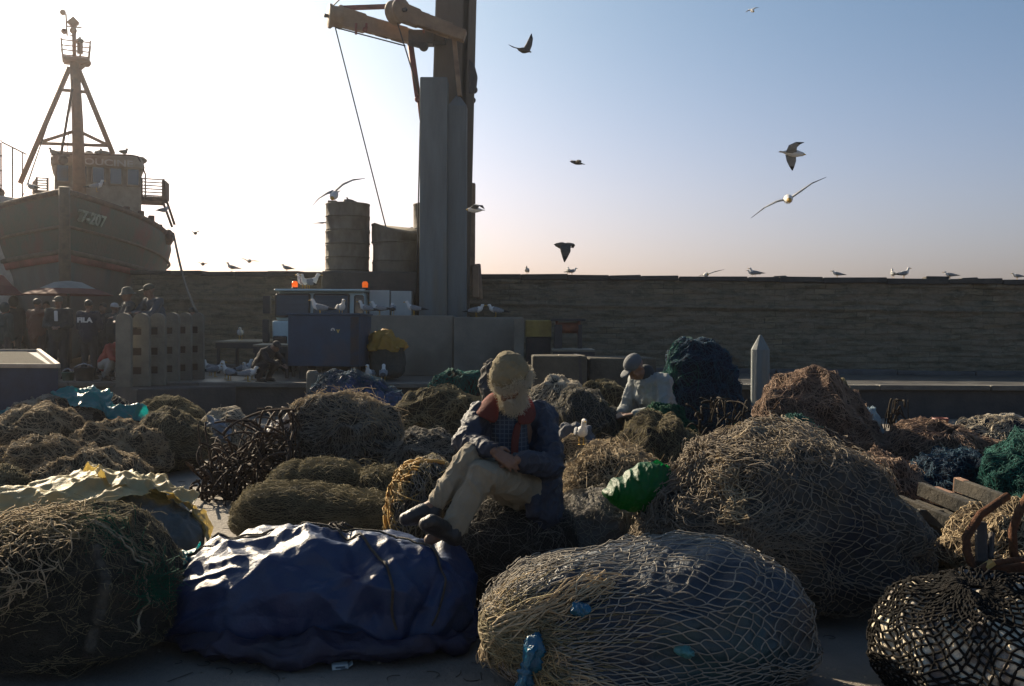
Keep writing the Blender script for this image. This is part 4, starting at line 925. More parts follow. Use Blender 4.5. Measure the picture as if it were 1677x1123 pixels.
rY, bY = bale('bundle wrapped in yellowish plastic sheet over grey cloth, tied with dark rope, left edge', -45, 330, 800, 6.45, GREYT, depth=.52, seed=21, name='tarp_bale', group='wrapped bundles in the foreground', res=170, p=2.3, lump=.06, fold=.0, fine=.003, tarp=.038, tfreq=(2.6, 1.5, .9), trot=.5, body='cloth_wrap', zc=.42, cat='wrapped bundle')
sheet('plastic_sheet', bY, YPLAS, rY, (-.42, -.35, 1), R(50), R(46), off=.03, n=150, crump=.055, ragged=.10, lift=.02, fr=1.5)
sheet('plastic_sheet', bY, YPLAS, rY, (.42, .25, .9), R(34), R(24), off=.03, n=110, crump=.06, ragged=.10, lift=.03, fr=2.2)
sheet('plastic_edge', bY, YPLAS, rY, (.95, .1, .28), R(9), R(30), off=.01, n=60, crump=.03, ragged=.10, lift=.01, fr=3)
strap('tie_rope', bY, ROPE, rY, [(-.55, -.8, .35), (-.3, -.5, .75), (.1, -.1, 1), (.3, .3, .9)], .011, .05)
strap('tie_rope', bY, ROPE, rY, [(.15, -.8, .0), (.2, -.6, .5), (.12, -.2, 1), (.1, .3, 1)], .010, .03)
b = MB(); kp = Vector(on_blob(rY, bY, (.12, -.15, 1), .05)[0])
for k in range(9): a_ = k * 2.4; b.tube([kp, kp + Vector((.05 * math.cos(a_), .05 * math.sin(a_), .03)), kp + Vector((.11 * math.cos(a_ + .5), .11 * math.sin(a_ + .5), .0))], .006, 5)
b.build('rope_knot', ROPE, rY)

rC, bC = bale('long shiny blue tarpaulin bundle tied with cord, lying across the front', 296, 766, 884, 5.2, TARP, depth=.44, seed=31, name='tarp_bale', group='wrapped bundles in the foreground', res=230, p=2.9, lump=.05, fold=.0, fine=.001, tarp=.020, crease=.028, tfreq=(.9, 1.2, 2.5), trot=-.62, body='tarpaulin', zc=.45, cat='wrapped bundle',
    prof=[.55, .86, .98, 1.0, 1.02, 1.05, 1.06, 1.02, .72], skirt=.10, bands=(((.80, .25, -.55), .22, .03, .03), ((.9, .2, .40), .30, .03, .02)))
strap('cord', bC, ROPE, rC, [(-.9, .5, .45), (-.4, .1, .9), (.1, -.15, 1), (.35, -.6, .65), (.5, -.9, .1), (.55, -.95, -.2)], .007, .012, n=90)
strap('cord', bC, ROPE, rC, [(.08, .1, 1), (.45, -.1, .9), (.75, -.55, .6), (.82, -.8, .1), (.8, -.9, -.2)], .006, .012, n=80)
strap('cord', bC, ROPE, rC, [(-.95, .2, .3), (-.4, .05, .95), (.1, .0, 1)], .005, .012, n=60)
b = MB(); kp = Vector(on_blob(rC, bC, (.09, .0, 1), .012)[0])
for k in range(10): a_ = k * 2.4; b.tube([kp, kp + Vector((.04 * math.cos(a_), .03 * math.sin(a_), .03)), kp + Vector((.08 * math.cos(a_ + .8), .07 * math.sin(a_ + .8), .005))], .0045, 5)
b.build('cord_knot', ROPE, rC)
sheet('teal_lining', bC, TEALP, rC, (-.97, .1, .35), R(8), R(16), off=.01, n=40, crump=.03, ragged=.2)
# folded skirt of the tarpaulin on the ground
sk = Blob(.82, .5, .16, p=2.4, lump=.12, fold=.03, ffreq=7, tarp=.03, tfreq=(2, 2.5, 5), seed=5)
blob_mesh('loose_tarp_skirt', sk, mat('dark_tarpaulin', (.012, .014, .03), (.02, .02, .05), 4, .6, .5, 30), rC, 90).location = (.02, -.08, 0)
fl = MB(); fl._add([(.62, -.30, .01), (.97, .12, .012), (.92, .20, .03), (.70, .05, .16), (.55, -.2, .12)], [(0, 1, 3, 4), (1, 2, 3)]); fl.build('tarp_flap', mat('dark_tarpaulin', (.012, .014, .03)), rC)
tag(MB().box(G(764, 1006) + Vector((0, 0, .03)), (.035, .05, .05), rz=.5, j=.01).build('plastic_scrap', TEALP), 'small scrap of turquoise plastic beside the right end of the blue tarpaulin bundle', 'plastic scrap')

rD, bD = bale('big bundle in pale diamond netting over dark blue sheet, bottom centre, with blue plastic knots', 806, 1318, 894, 4.50, mat('navy_sheet', (.018, .026, .042), (.03, .045, .062), 3, .5, .6, 22, c3=(.028, .07, .075), spec=.5), depth=.46, seed=8, name='net_bale', res=170, p=2.5, lump=.09, fold=.0, fine=.003, tarp=.022, tfreq=(1.4, 1.6, 2.4), trot=.3, body='sheet_wrap', zc=.36, skirt=.10,
    prof=[.84, .92, .95, .96, .99, 1.03, 1.05, 1.0, .84],
    net=dict(N=58, M=44, r=.0029, off=.010, jit=.10, sag=.22, warp=.2, t0=.07, t1=.97, seg=5, sides=4), nm=mat('tan_net_cord', (.33, .30, .25), (.22, .20, .17), 12, .85, trans=.1, spec=.2), pole=(-.80, -.60, .10), group=GB)
net_strands('overlapping_netting', bD, mat('tan_net_cord', (.3, .25, .19)), rD, N=70, M=60, r=.0024, off=.018, jit=.3, sag=.6, t0=.02, t1=.6, pole=(-.80, -.60, .10), warp=.5, cone=((-.9, -.1, .65), .42))
fuzz('gathered_net', bD, T_OLV, rD, n=900, ln=.12, r=.0018, h=.03, region=((-.80, -.62, .20), .10), curl=2.2)
fuzz('gathered_net', bD, T_TAN, rD, n=500, ln=.12, r=.0018, h=.025, region=((-.95, -.3, .35), .10), curl=2)
for (dd, w1_, w2_, mm_) in (((-.70, -.70, -.06), 13, 17, BLUEP), ((-.40, -.75, .50), 6, 4, BLUEP), ((.12, -1, .15), 5, 3.5, mat('pale_teal_plastic', (.10, .30, .30), (.05, .18, .2), 6, .3, .6, 24, trans=.25))):
    crumple('plastic_knot', bD, mm_, rD, dd, (w1_ * .0085, .03, w2_ * .015), int(w1_ * 3), .015)
for dd, rr in (((-.80, -.5, .25), .035), ((-.62, -.62, .38), .03), ((-.9, -.35, .12), .03)):
    pass
bunch('twisted_rope', bD, T_TAN, rD, [(-.97, -.35, -.25), (-.93, -.42, .05), (-.78, -.60, .30), (-.5, -.7, .50), (-.25, -.6, .75)], 34, .0032, .10, .022, 1)
bunch('twisted_rope', bD, T_OLV, rD, [(-.97, -.1, .1), (-.90, -.42, .15), (-.74, -.68, .12), (-.6, -.8, -.1), (-.55, -.85, -.45)], 40, .0030, .13, .022, 2)
bunch('twisted_rope', bD, T_TAN, rD, [(-.78, -.66, .22), (-.62, -.78, .10), (-.45, -.88, -.15), (-.3, -.92, -.5)], 20, .0030, .14, .016, 3)

rE, bE = bale('giant dome of brown square mesh netting right of centre, tallest bale in front', 1040, 1505, 712, 5.85, mat('brown_net_fill', (.038, .037, .034), (.09, .083, .07), 5, .95, 1, 26, c3=(.025, .027, .035)), depth=.72, seed=14, res=170, p=2.2, lump=.11, lfreq=2.8, fold=.055, ffreq=3.4, fstretch=(1.4, 1, .6), fine=.012, zc=.40, wide=1.0, skirt=.08,
    prof=[.50, .80, .97, 1.05, 1.06, .98, .80, .60, .38],
    net=dict(N=78, M=52, r=.0030, off=.014, jit=.12, sag=.35, warp=.22, t0=.03, t1=.92, seg=4), nm=mat('brown_net_cord', (.31, .262, .20), (.19, .16, .125), 12, .9, trans=.1, tcol=(.5, .42, .32), spec=.15), pole=(-.25, .10, 1), fz=dict(n=900, ln=.07, r=.0016, h=.02, region=((-.45, -.15, 1), .42), curl=2.2), fm=T_TAN)
net_strands('second_net_layer', bE, mat('brown_net_cord', (.2, .2, .2)), rE, N=84, M=56, r=.0030, off=.03, jit=.4, sag=.8, warp=.5, t0=.02, t1=.6, pole=(-.55, -.2, .8), keep=.9, cone=((-.72, -.35, .62), .50))
net_strands('second_net_layer', bE, mat('brown_net_cord', (.2, .2, .2)), rE, N=64, M=46, r=.0026, off=.03, jit=.2, sag=.5, warp=.5, t0=.04, t1=.8, pole=(.1, .3, 1), keep=.9, cone=((.3, -.3, 1), .45))
bunch('hanging_tuft', bE, T_TAN, rE, [(-.5, -.5, .9), (-.45, -.75, .55), (-.42, -.85, .3)], 26, .003, .10, .03, 4)
fuzz('gathered_net', bE, mat('brown_net_cord', (.2, .2, .2)), rE, n=500, ln=.22, r=.0018, h=.02, region=((-.95, -.5, .0), .14), curl=.5)
fuzz('gathered_net', bE, mat('brown_net_cord', (.2, .2, .2)), rE, n=350, ln=.2, r=.0018, h=.03, region=((-.35, -.9, .15), .10), curl=.9)
strap('net_seam', bE, T_TAN, rE, [(-.98, -.3, -.2), (-.85, -.3, .35), (-.45, -.2, .9), (.1, -.1, 1)], .012, .02)

rF, bF = bale('black net bag showing chunks of pale floats through its mesh, bottom right corner', 1456, 1790, 950, 4.15, mat('pale_filling', (.75, .66, .50), (.16, .14, .13), 6, .9, 1, 18, lo=.44, hi=.58), depth=.5, seed=41, res=150, p=2.3, lump=.08, fold=.03, ffreq=7, fine=.008, zc=.4, group=GB,
    net=dict(N=44, M=56, r=.0055, off=.006, jit=.10, sag=.15, warp=.2, t0=.012, t1=.97, seg=4, sides=5), nm=mat('black_net_cord', (.010, .010, .010), (.018, .016, .014), 9, .95, .4, 40, spec=.08), pole=(-.3, -.2, 1), cat='net bag')

# ---- bales under and around the old man ------------------------------------------
rG, bG = bale('dark mottled bale the old man sits on', 728, 945, 806, 5.92, netmat('mottled_dark_net', (.03, .028, .028), (.11, .10, .085), .16), depth=.42, seed=51, res=110, p=2.7, lump=.06, fold=.02, ffreq=6, fine=.008, zc=.42, NM=(100, 60),
    net=dict(N=80, M=46, r=.0014, off=.008, jit=.25, sag=.5, keep=.8, warp=.4), nm=T_DRK, fz=dict(n=800, ln=.1, r=.0012, h=.02), fm=T_GRY)
rG2, bG2 = bale('small round net bale edged with yellow rope, left of the old man', 640, 752, 752, 6.45, netmat('fill_behind_yellow', (.03, .03, .028), (.12, .11, .085), .16), depth=.34, seed=52, res=90, p=2.3, lump=.07, fold=.02, ffreq=6, fine=.008, zc=.42,
    net=dict(N=36, M=24, r=.0028, off=.01, jit=.25, sag=.5, warp=.4), nm=T_GRY, fz=dict(n=700, ln=.1, r=.0016, h=.03), fm=T_OLV)
fuzz('yellow_rope', bG2, YELR, rG2, n=260, ln=.16, r=.005, h=.03, region=((-.75, -.2, .75), .16), curl=.8)
fuzz('yellow_rope', bG2, YELR, rG2, n=120, ln=.12, r=.004, h=.02, region=((-.98, -.4, -.1), .12), curl=.8)
strap('yellow_rope_edge', bG2, YELR, rG2, [(.5, -.2, .95), (-.2, -.3, 1), (-.75, -.4, .65), (-.95, -.5, .1), (-.9, -.6, -.4)], .014, .018)
rG3, bG3 = bale('tan net bale with the green plastic bag leaning on its right side', 898, 1100, 730, 6.75, netmat('tan_fill', (.06, .05, .035), (.22, .175, .115), .18), depth=.5, seed=53, res=110, p=2.3, lump=.08, fold=.03, ffreq=6, fine=.012, zc=.42,
    net=dict(N=70, M=40, r=.0022, off=.012, jit=.3, sag=.7, warp=.4), nm=T_TAN, fz=dict(n=1800, ln=.12, r=.0016, h=.03, wild=.1), fm=T_TAN, prof=[.7, .9, 1, 1, 1, .95, .8])
rG4, bG4 = bale('low grey white bundle under fine netting to the right of the old man\'s seat', 880, 1064, 806, 6.15, mat('dirty_white_cloth', (.15, .145, .13), (.07, .06, .05), 4, .85, 1, 20, c3=(.10, .05, .03)), depth=.42, seed=54, res=110, p=2.4, lump=.08, fold=.0, tarp=.03, tfreq=(2.4, 2, 1.4), trot=1.1, zc=.42,
    net=dict(N=70, M=40, r=.0018, off=.010, jit=.3, sag=.6, warp=.4), nm=T_GRY)
# green bag
gb = empty('plastic_bag', (P(1046, 790, 5.85).x, 5.72, .55), 0, 'bright green plastic bag with a tied corner, squeezed beside the giant net dome', 'plastic bag')
Bg = Blob(.20, .13, .28, p=2.0, lump=.16, fold=.0, fine=.002, tarp=.012, crease=.007, tfreq=(4, 3, 8), trot=-.7, seed=61, prof=[.30, .60, .82, .95, 1.02, 1.08, 1.10])
blob_mesh('bag', Bg, DGREEN, gb, 110)
b = MB(); b._add([(.06, 0, .26), (.12, -.02, .25), (.12, .0, .28), (.09, .02, .30), (.06, .02, .28)], [(0, 1, 2, 3, 4)]); b._add([(.09, -.04, .25), (.17, -.03, .23), (.16, -.0, .265), (.11, -.02, .28)], [(0, 1, 2, 3)]); b.build('tied_corner', DGREEN, gb)

rH, bH = bale('long low roll of fine olive netting behind the blue tarpaulin bundle', 374, 652, 792, 7.45, OLIVE, depth=.36, seed=71, res=120, p=2.7, lump=.08, fold=.012, ffreq=5, fine=.005, zc=.45, NM=(150, 44), pole=(1, 0, .0), prof=[.75, 1.0, 1.05, 1.0, .95, .80, .72, .78, .8], name='net_roll', cat='net roll', group='rolls of olive netting',
    net=dict(N=110, M=70, r=.0015, off=.006, jit=.1, sag=.3, warp=.25), nm=T_OLV, fz=dict(n=1500, ln=.07, r=.0014, h=.022), fm=T_OLV)
rH2, bH2 = bale('shorter roll of olive netting lying behind the long one', 434, 612, 754, 8.4, OLIVE, depth=.34, seed=72, res=100, p=2.6, lump=.07, fold=.012, ffreq=5, fine=.005, zc=.42, NM=(120, 40), pole=(1, 0, .0), prof=[.8, .97, 1, .98, 1.02, 1.0, .9, .7], name='net_roll', cat='net roll', group='rolls of olive netting',
    net=dict(N=90, M=56, r=.0017, off=.006, jit=.1, sag=.3, warp=.25), nm=T_OLV, fz=dict(n=1000, ln=.07, r=.0016, h=.022), fm=T_OLV, bands=(((1, 0, 0), -.15, .03, .03),))
bale('small knotted roll of olive netting next to the yellow edged bale', 588, 662, 766, 8.25, OLIVE, depth=.25, seed=73, res=60, fold=.03, NM=(60, 40), name='net_roll', cat='net roll', group='rolls of olive netting', fz=dict(n=900, ln=.08, r=.0018, h=.03, wild=.1), fm=T_OLV)

# ---- middle distance ------------------------------------------------------------
def mid(label, x0, x1, yt, d, mt, seed, fm, n=1600, r=.0022, **k):
    fk = dict(n=int(n * .55), ln=.05, r=r * .75, h=.016, curl=2.4, wild=.04); fk.update(k.pop('fk', {}))
    kw = dict(res=90, lump=.20, lfreq=3.2, fold=.06, bands=(((random.uniform(.6, 1), random.uniform(-.5, .5), .2), random.uniform(-.2, .2), .035, .035), ((random.uniform(-.3, .3), .3, 1), random.uniform(.2, .4), .03, .02)), ffreq=5, fine=.012, fz=fk, fm=fm, NM=(90, 60)); kw.update(k)
    if 'net' not in kw and kw.get('name', 'net_bale') in ('net_bale', 'net_roll') and kw.get('body', 'net_bundle') == 'net_bundle':
        rn = random.Random(seed); kw['net'] = dict(N=rn.choice((44, 54, 64)), M=rn.choice((34, 42)), r=max(.0026, d * .00033), off=.010, jit=rn.choice((.15, .3)), sag=.6, warp=.45, keep=.95)
        kw['nm'] = fm; kw['pole'] = (rn.uniform(-.7, .7), rn.uniform(-.8, .3), rn.choice((.3, .7, 1)))
    return bale(label, x0, x1, yt, d, mt, seed=seed, **kw)
rI, bI = mid('big dark lumpy net bale behind the olive rolls, rusty straps at its left', 455, 664, 647, 10.0, DARKN, 81, T_GRY, 4200, prof=[.75, .95, 1.02, 1.0, .95, .88, .66], depth=.5, fold=.06, ffreq=4, res=110)
fuzz('pale_twine', bI, T_TAN, rI, n=900, ln=.12, r=.0025, h=.03, region=((.3, .1, 1), .45), wild=.15)
mid('long net bale sloping up to the right, left of the old man\'s head', 606, 800, 634, 12.3, OLIVE, 82, T_OLV, 2600, prof=[.42, .62, .8, .95, 1.03, 1.02, .9], depth=.5)
mid('dark net bale directly left of the old man\'s elbow', 634, 762, 706, 9.5, DARKN, 83, T_GRY, 2200, prof=[.75, 1, 1, 1.0, 1.0, .98, .9])
mid('dark net heap with a teal top far behind the old man\'s left side', 700, 800, 608, 14.6, DARKN, 84, T_TEA, 900, r=.004)
rM, bM = bale('blue tarpaulin heap lying against the dock below the tool box', 500, 668, 611, 15.6, mat('bright_blue_tarp', (.015, .04, .13), (.02, .06, .16), 4, .45, .5, 30, coat=.2), seed=85, name='tarp_bale', group=None, cat='tarpaulin heap', res=100, tarp=.06, tfreq=(1.6, 2, 3), trot=.4, fold=.02, depth=.6, prof=[.6, 1.0, 1.0, .95, .85, .7, .6], body='tarpaulin', fz=dict(n=900, ln=.3, r=.004, h=.03, region=((-.3, 0, 1), .5)), fm=T_BLU)
# left cluster
mid('net dome with concentric mesh rings, right of the turquoise sheet', 222, 342, 669, 11.2, netmat('ringed_net', (.02, .02, .017), (.16, .14, .10), .25), 91, T_OLV, 900, prof=[.5, .8, 1, 1, .85, .65, .45], depth=.5, net=dict(N=34, M=26, r=.0028, off=.008, jit=.1, sag=.2, warp=.15), nm=T_OLV, pole=(.1, -.9, .25), lump=.05)
mid('olive net bale behind the ringed net dome', 216, 334, 652, 13.2, OLIVE, 92, T_OLV, 1800, prof=[.7, .95, 1, .95, .85, .6])
rl, bl = mid('net bale with grey blue cloth, between the ringed dome and the rusty straps', 322, 414, 673, 12.3, GREYN, 93, T_WHT, 900, prof=[.7, 1, 1, 1, .9, .7])
sheet('cloth', bl, mat('pale_blue_cloth', (.16, .2, .24), (.1, .13, .17), 5, .8), rl, (-.1, -1, .35), R(26), R(22), crump=.05, n=40)
rt, bt = mid('dark bundle half covered by a bright turquoise plastic sheet, upper left of the bales', -25, 244, 645, 11.9, netmat('dark_blue_fill', (.015, .022, .03), (.05, .06, .07), .2), 94, T_GRY, 1500, prof=[.4, .6, .8, .95, 1.0, .95, .75, .55], depth=.6)
sheet('turquoise_sheet', bt, TEALP, rt, (.44, -.30, .72), R(23), R(26), off=.04, n=90, crump=.05, ragged=.25, lift=.03, fr=2.2)
sheet('turquoise_sheet', bt, TEALP, rt, (-.85, -.35, .5), R(12), R(16), off=.03, n=40, crump=.05, ragged=.25, fr=3)
fuzz('pale_twine', bt, T_WHT, rt, n=500, ln=.12, r=.004, h=.03, region=((-.25, -.1, .9), .2))
mid('hairy brown net bale at the left edge in front of the turquoise sheet', -15, 134, 669, 10.6, BROWN, 95, T_TAN, 2600, depth=.5)
mid('hairy brown net bale in front of the turquoise sheet, beside the ringed dome', 112, 266, 694, 10.5, BROWN, 96, T_TAN, 2800, prof=[.7, .95, 1.02, 1, .9, .75], depth=.5)
mid('low brown net bale along the left edge, third row from the front', -20, 176, 722, 9.5, BROWN, 97, T_TAN, 2400, prof=[.8, 1, 1.02, 1, .85, .6], depth=.45, fold=.06)
mid('low tangled net bale just behind the yellowish plastic bundle', 62, 236, 739, 8.7, BROWN, 98, T_TAN, 2600, prof=[.6, .85, 1, 1, .85, .6], depth=.45, fold=.06)
mid('small dark net bale half cut by the left edge above the yellowish plastic', -70, 32, 771, 8.2, OLIVE, 99, T_OLV, 1400, depth=.4)
# right of the old man
mid('pale hairy net bale immediately right of the old man\'s head', 856, 990, 620, 10.8, GREYN, 101, T_WHT, 1700, prof=[.8, 1.02, 1.02, .9, .7, .5], depth=.5)
mid('grey green net bale in front of the pale hairy one', 884, 1024, 640, 10.1, GREYN, 102, T_OLV, 1400, prof=[.7, .9, 1.03, 1.02, .85, .55], depth=.5, net=dict(N=50, M=34, r=.002, off=.008, jit=.3, sag=.5), nm=T_GRY)
mid('dark olive net bale left of the seated man in the cap', 938, 1034, 625, 12.4, BROWN, 103, T_OLV, 1300, prof=[.55, .95, 1, 1, .95, .8])
mid('smooth grey sack by the old man\'s shoulder', 908, 975, 697, 8.5, mat('grey_sacking', (.10, .10, .11), (.06, .06, .065), 5, .8, .5, 30), 104, T_GRY, 60, name='sack', cat='sack', body='sacking', tarp=.03, tfreq=(3, 3, 2))
mid('small light net bale between the sack and the tan bale', 898, 975, 722, 7.9, BROWN, 105, T_TAN, 800)
rP, bP = mid('round brown hairy net bale in front of the green net', 1000, 1160, 682, 8.7, BROWN, 106, T_OLV, 3600, prof=[.6, .85, 1.03, 1.03, .9, .65], depth=.45, fold=.05, r=.0018, net=dict(N=50, M=30, r=.0018, off=.012, jit=.5, sag=.8, keep=.6), nm=T_OLV)
mid('heap of bright green netting in front of the seated man in the cap', 1024, 1160, 660, 9.6, netmat('green_netting', (.004, .04, .025), (.02, .17, .10), .22), 107, T_GRN, 3800, prof=[.55, .95, 1.03, .98, .8, .5], r=.0022, depth=.42, fk=dict(curl=2))
rQ, bQ = mid('tall pinkish brown net mound draped down to the right, right of the short pile', 1236, 1450, 613, 9.6, PINKN, 108, T_PNK, 5200, prof=[.8, 1.02, 1.02, .98, .80, .62, .42], depth=.6, fold=.09, ffreq=3, fstretch=(1.4, 1, .5), res=120, fk=dict(ln=.2))
mid('olive net bale behind the right shoulder of the pinkish brown mound', 1334, 1416, 620, 10.6, OLIVE, 109, T_OLV, 900, prof=[.9, 1, 1, .8, .6])
mid('strip of teal net behind the top of the giant dome', 1262, 1352, 689, 7.3, TEALN, 110, T_TEA, 1400)
rT, bT = mid('tall dark blue net bale standing behind the man in the cap', 1078, 1204, 559, 13.0, BLUEN, 111, T_BLU, 2600, prof=[.72, .98, 1.0, .98, .92, .78], p=2.9, zc=.4, depth=.5, r=.003)
fuzz('teal_twine', bT, T_TEA, rT, n=350, ln=.12, r=.003, h=.03, region=((-.8, -.3, .6), .22), curl=2)
mid('brown grey net bale at the right foot of the giant dome', 1404, 1512, 735, 8.0, PINKN, 112, T_PNK, 1800, prof=[.95, 1, .9, .75, .55], depth=.4)
mid('wide pinkish net bale in the right background near the red pot', 1436, 1652, 692, 9.3, PINKN, 113, T_PNK, 3600, prof=[.75, .95, 1.02, 1, .9, .8, .72], fold=.08, ffreq=3, depth=.5, res=100)
mid('navy net roll in front of the wide pinkish bale', 1480, 1658, 740, 8.3, BLUEN, 114, T_BLU, 1500, prof=[.8, 1, 1.02, .95, .85, .7], depth=.4, name='net_roll', cat='net roll', group=None)
mid('blue and white speckled net heap at the right edge', 1560, 1720, 686, 10.2, BLUEN, 115, T_WHT, 1500, prof=[.8, 1, 1, 1, 1, .9], depth=.45, fk=dict(ln=.09, curl=2.4))
mid('teal net heap cut by the right edge', 1618, 1800, 716, 7.8, TEALN, 116, T_TEA, 3200, depth=.45, fk=dict(curl=2.2))
mid('pale grey cloth sack at the far right behind the speckled heap', 1606, 1676, 675, 11.2, mat('pale_sacking', (.26, .24, .2), (.18, .165, .14), 5, .8, .5, 30), 117, T_GRY, 40, name='sack', cat='sack', body='sacking', tarp=.03, tfreq=(3, 3, 2))
rS, bS = mid('tan coarse mesh bale at the right edge behind the rusty dredge frame', 1540, 1800, 834, 5.9, netmat('tan_coarse', (.05, .04, .028), (.24, .18, .12), .2), 118, T_TAN, 1800, prof=[.35, .62, .9, 1.0, 1.02, 1, .9], depth=.4, r=.0018, net=dict(N=56, M=36, r=.0035, off=.010, jit=.3, sag=.6), nm=T_TAN, res=90)
# white sheet, pot, yellow tarp heap, hood-like pad behind old man
rW, bW = bale('crumpled pale blue plastic sheet behind the pinkish brown mound', 1392, 1452, 664, 10.0, mat('pale_blue_plastic', (.28, .36, .40), (.2, .27, .3), 5, .4, .5, 20, trans=.3), seed=120, name='plastic_sheet', cat='plastic sheet', group=None, body='crumpled_sheet', res=60, tarp=.05, tfreq=(3, 3, 3), fold=0)
pt = P(1540, 694, 10.6); r_ = 12 / F * 10.6; b = MB(); hz_t = zat(681, 10.6)
b.lathe((pt.x, 10.6, 0), [(r_ * .8, 0), (r_, hz_t - .03), (r_ * 1.08, hz_t - .03), (r_ * 1.08, hz_t), (r_ * .9, hz_t), (r_ * .75, .05)], 20, closed=False); tag(b.build('pot', mat('dull_red_plastic', (.22, .05, .035), (.15, .04, .03), 5, .6)), 'dull red pot sticking up behind the wide pinkish net bale', 'pot')
ry, by = bale('orange yellow tarp thrown over a dark basket next to the tool box', 606, 662, 548, 19.4, mat('dark_wicker', (.035, .04, .035), (.06, .06, .05), 20, .9), z0=SZ, seed=121, name='basket', cat='basket', group=None, body='basket_body', res=50, p=3.2, zc=.45, depth=.3, prof=[.95, 1, 1, .8, .7])
sheet('yellow_tarp', by, mat('orange_yellow_tarp', (.45, .26, .03), (.32, .17, .02), 5, .6, .5, 16, trans=.25), ry, (-.1, -.35, 1), R(60), R(46), off=.03, n=50, crump=.06, ragged=.2, fr=4)
ringp = P(798, 622, 7.0)
hp = MB(); hp.tube([P(790 + 14 * math.cos(a_), 622 - 24 * math.sin(a_), 6.9) + Vector((0, .02 * math.sin(3 * a_), 0)) for a_ in [R(q) for q in range(20, 290, 15)]], .028, 10); 
for dx in (0, .03): pass
hpo = hp.build('boot', mat('dark_rubber', (.035, .03, .028), (.05, .045, .04), 8, .6, .4, 30)); bpy.data.objects.remove(hpo)
bt_, bb_ = mid('dark padded hood of a bundle sticking up just behind the old man\'s cap', 789, 818, 600, 7.6, mat('dark_padding', (.03, .027, .025), (.05, .045, .04), 8, .8, .5, 30), 122, T_GRY, 250, name='bundle', cat='bundle', body='padded_cloth', tarp=.03, tfreq=(3, 3, 2), p=2.6, depth=.18)
# piles of rubbish
RBAR = mat('dark_rusty_strap', (.028, .02, .016), (.055, .034, .024), 9, .85, .6, 40, c3=(.10, .055, .03), spec=.25)
tangle('strap_heap', 'heap of curved dark rusty straps spilling over the sand, left of the big dark bale', 'scrap heap', (338, 486, 672, 822), 9.4, 330, .011, RBAR, 5, .25, ln=.5, hook=2.0, dep=.8, grav=.8, prof=lambda u: .42 + .5 * max(0, u + .25) if u > -.6 else .38)
tangle('scrap_heap', 'dark heap of twisted scrap between the green net and the giant dome', 'scrap heap', (1128, 1246, 652, 715), 8.9, 150, .009, mat('dark_scrap', (.02, .017, .014), (.06, .045, .03), 20, .9, .5, 30, spec=.2), 6, 1.5, ln=.22, hook=.8, dep=.5, grav=.1)
tangle('scrap_heap', 'small upright heap of burnt looking stakes near the red pot', 'scrap heap', (1444, 1498, 652, 710), 9.9, 70, .009, mat('dark_scrap', (.03, .025, .02)), 9, 3.0, ln=.25, hook=.25, dep=.3, grav=0)
ws, wb = bale('white plastic sheet caught under the rusty straps', 430, 500, 684, 9.75, mat('white_plastic', (.5, .46, .42), (.36, .33, .3), 5, .5, .5, 18, trans=.3), seed=123, name='plastic_sheet', cat='plastic sheet', group=None, body='crumpled_sheet', res=60, tarp=.05, tfreq=(3, 3, 3), fold=0, depth=.2)
# planks
PLK = mat('dark_wet_plank', (.035, .033, .027), (.02, .019, .016), 6, .95, .6, 24, stretch=(1, 1, 1), c3=(.07, .06, .045)); PLE = mat('fresh_cut_wood', (.38, .22, .14), (.28, .16, .1), 8, .7)
pl_lab = [('thick dark beam lowest in the timber pile beside the giant dome', (1470, 822), (1590, 872), .10, .085), ('dark beam lying second from the left on the timber pile', (1476, 848), (1600, 895), .10, .085),
          ('longest weathered beam with a mossy edge on the timber pile', (1506, 800), (1625, 850), .10, .08), ('beam with a broad pale cut end, leftmost of the two on the timber pile', (1530, 794), (1650, 838), .12, .09),
          ('beam with a small pale cut end, rightmost of the two on the timber pile', (1566, 793), (1668, 830), .10, .08), ('dark beam at the far right of the timber pile', (1606, 797), (1700, 822), .10, .08), ('thin mossy beam hidden low in the timber pile', (1500, 826), (1610, 868), .07, .06)]
for k, (lab, p0, p1, w_, h_) in enumerate(pl_lab):
    yy = 7.2 + .12 * k % .4; dz_ = Vector((0, 0, -.07 * (k % 2))); a_ = P(*p0, 7.35) + dz_; c_ = P(*p1, 6.75) + dz_; 
    r = empty('timber_beam', a_, 0, lab, 'beam', 'beams of the timber pile'); d_ = c_ - a_
    w_, h_ = w_ * .48, h_ * 1.3; b = MB(); b.bar((0, 0, 0), d_, w_, h_); b.build('beam', PLK, r, bevel=.006)
    if k in (3, 4): b = MB(); b.bar(-d_.normalized() * .004, Vector((0, 0, 0)) - d_.normalized() * .0005, w_ * .97, h_ * .97); b.bar(d_.normalized() * .002 + Vector((0, 0, .003)), d_.normalized() * (.16 if k == 3 else .10) + Vector((0, 0, .003)), w_ * .96, h_ * .99); b.build('cut_end', PLE, r)
b = MB()
for xx, zz_ in ((1560, .45), (1640, .42)): p = P(xx, 880, 7.1); b.box((p.x, 7.1, zz_ * .35), (.5, .09, zz_ * .7), j=.01)
tag(b.build('timber_support', PLK, bevel=.01), 'dark blocks propping up the timber pile from below', 'support')
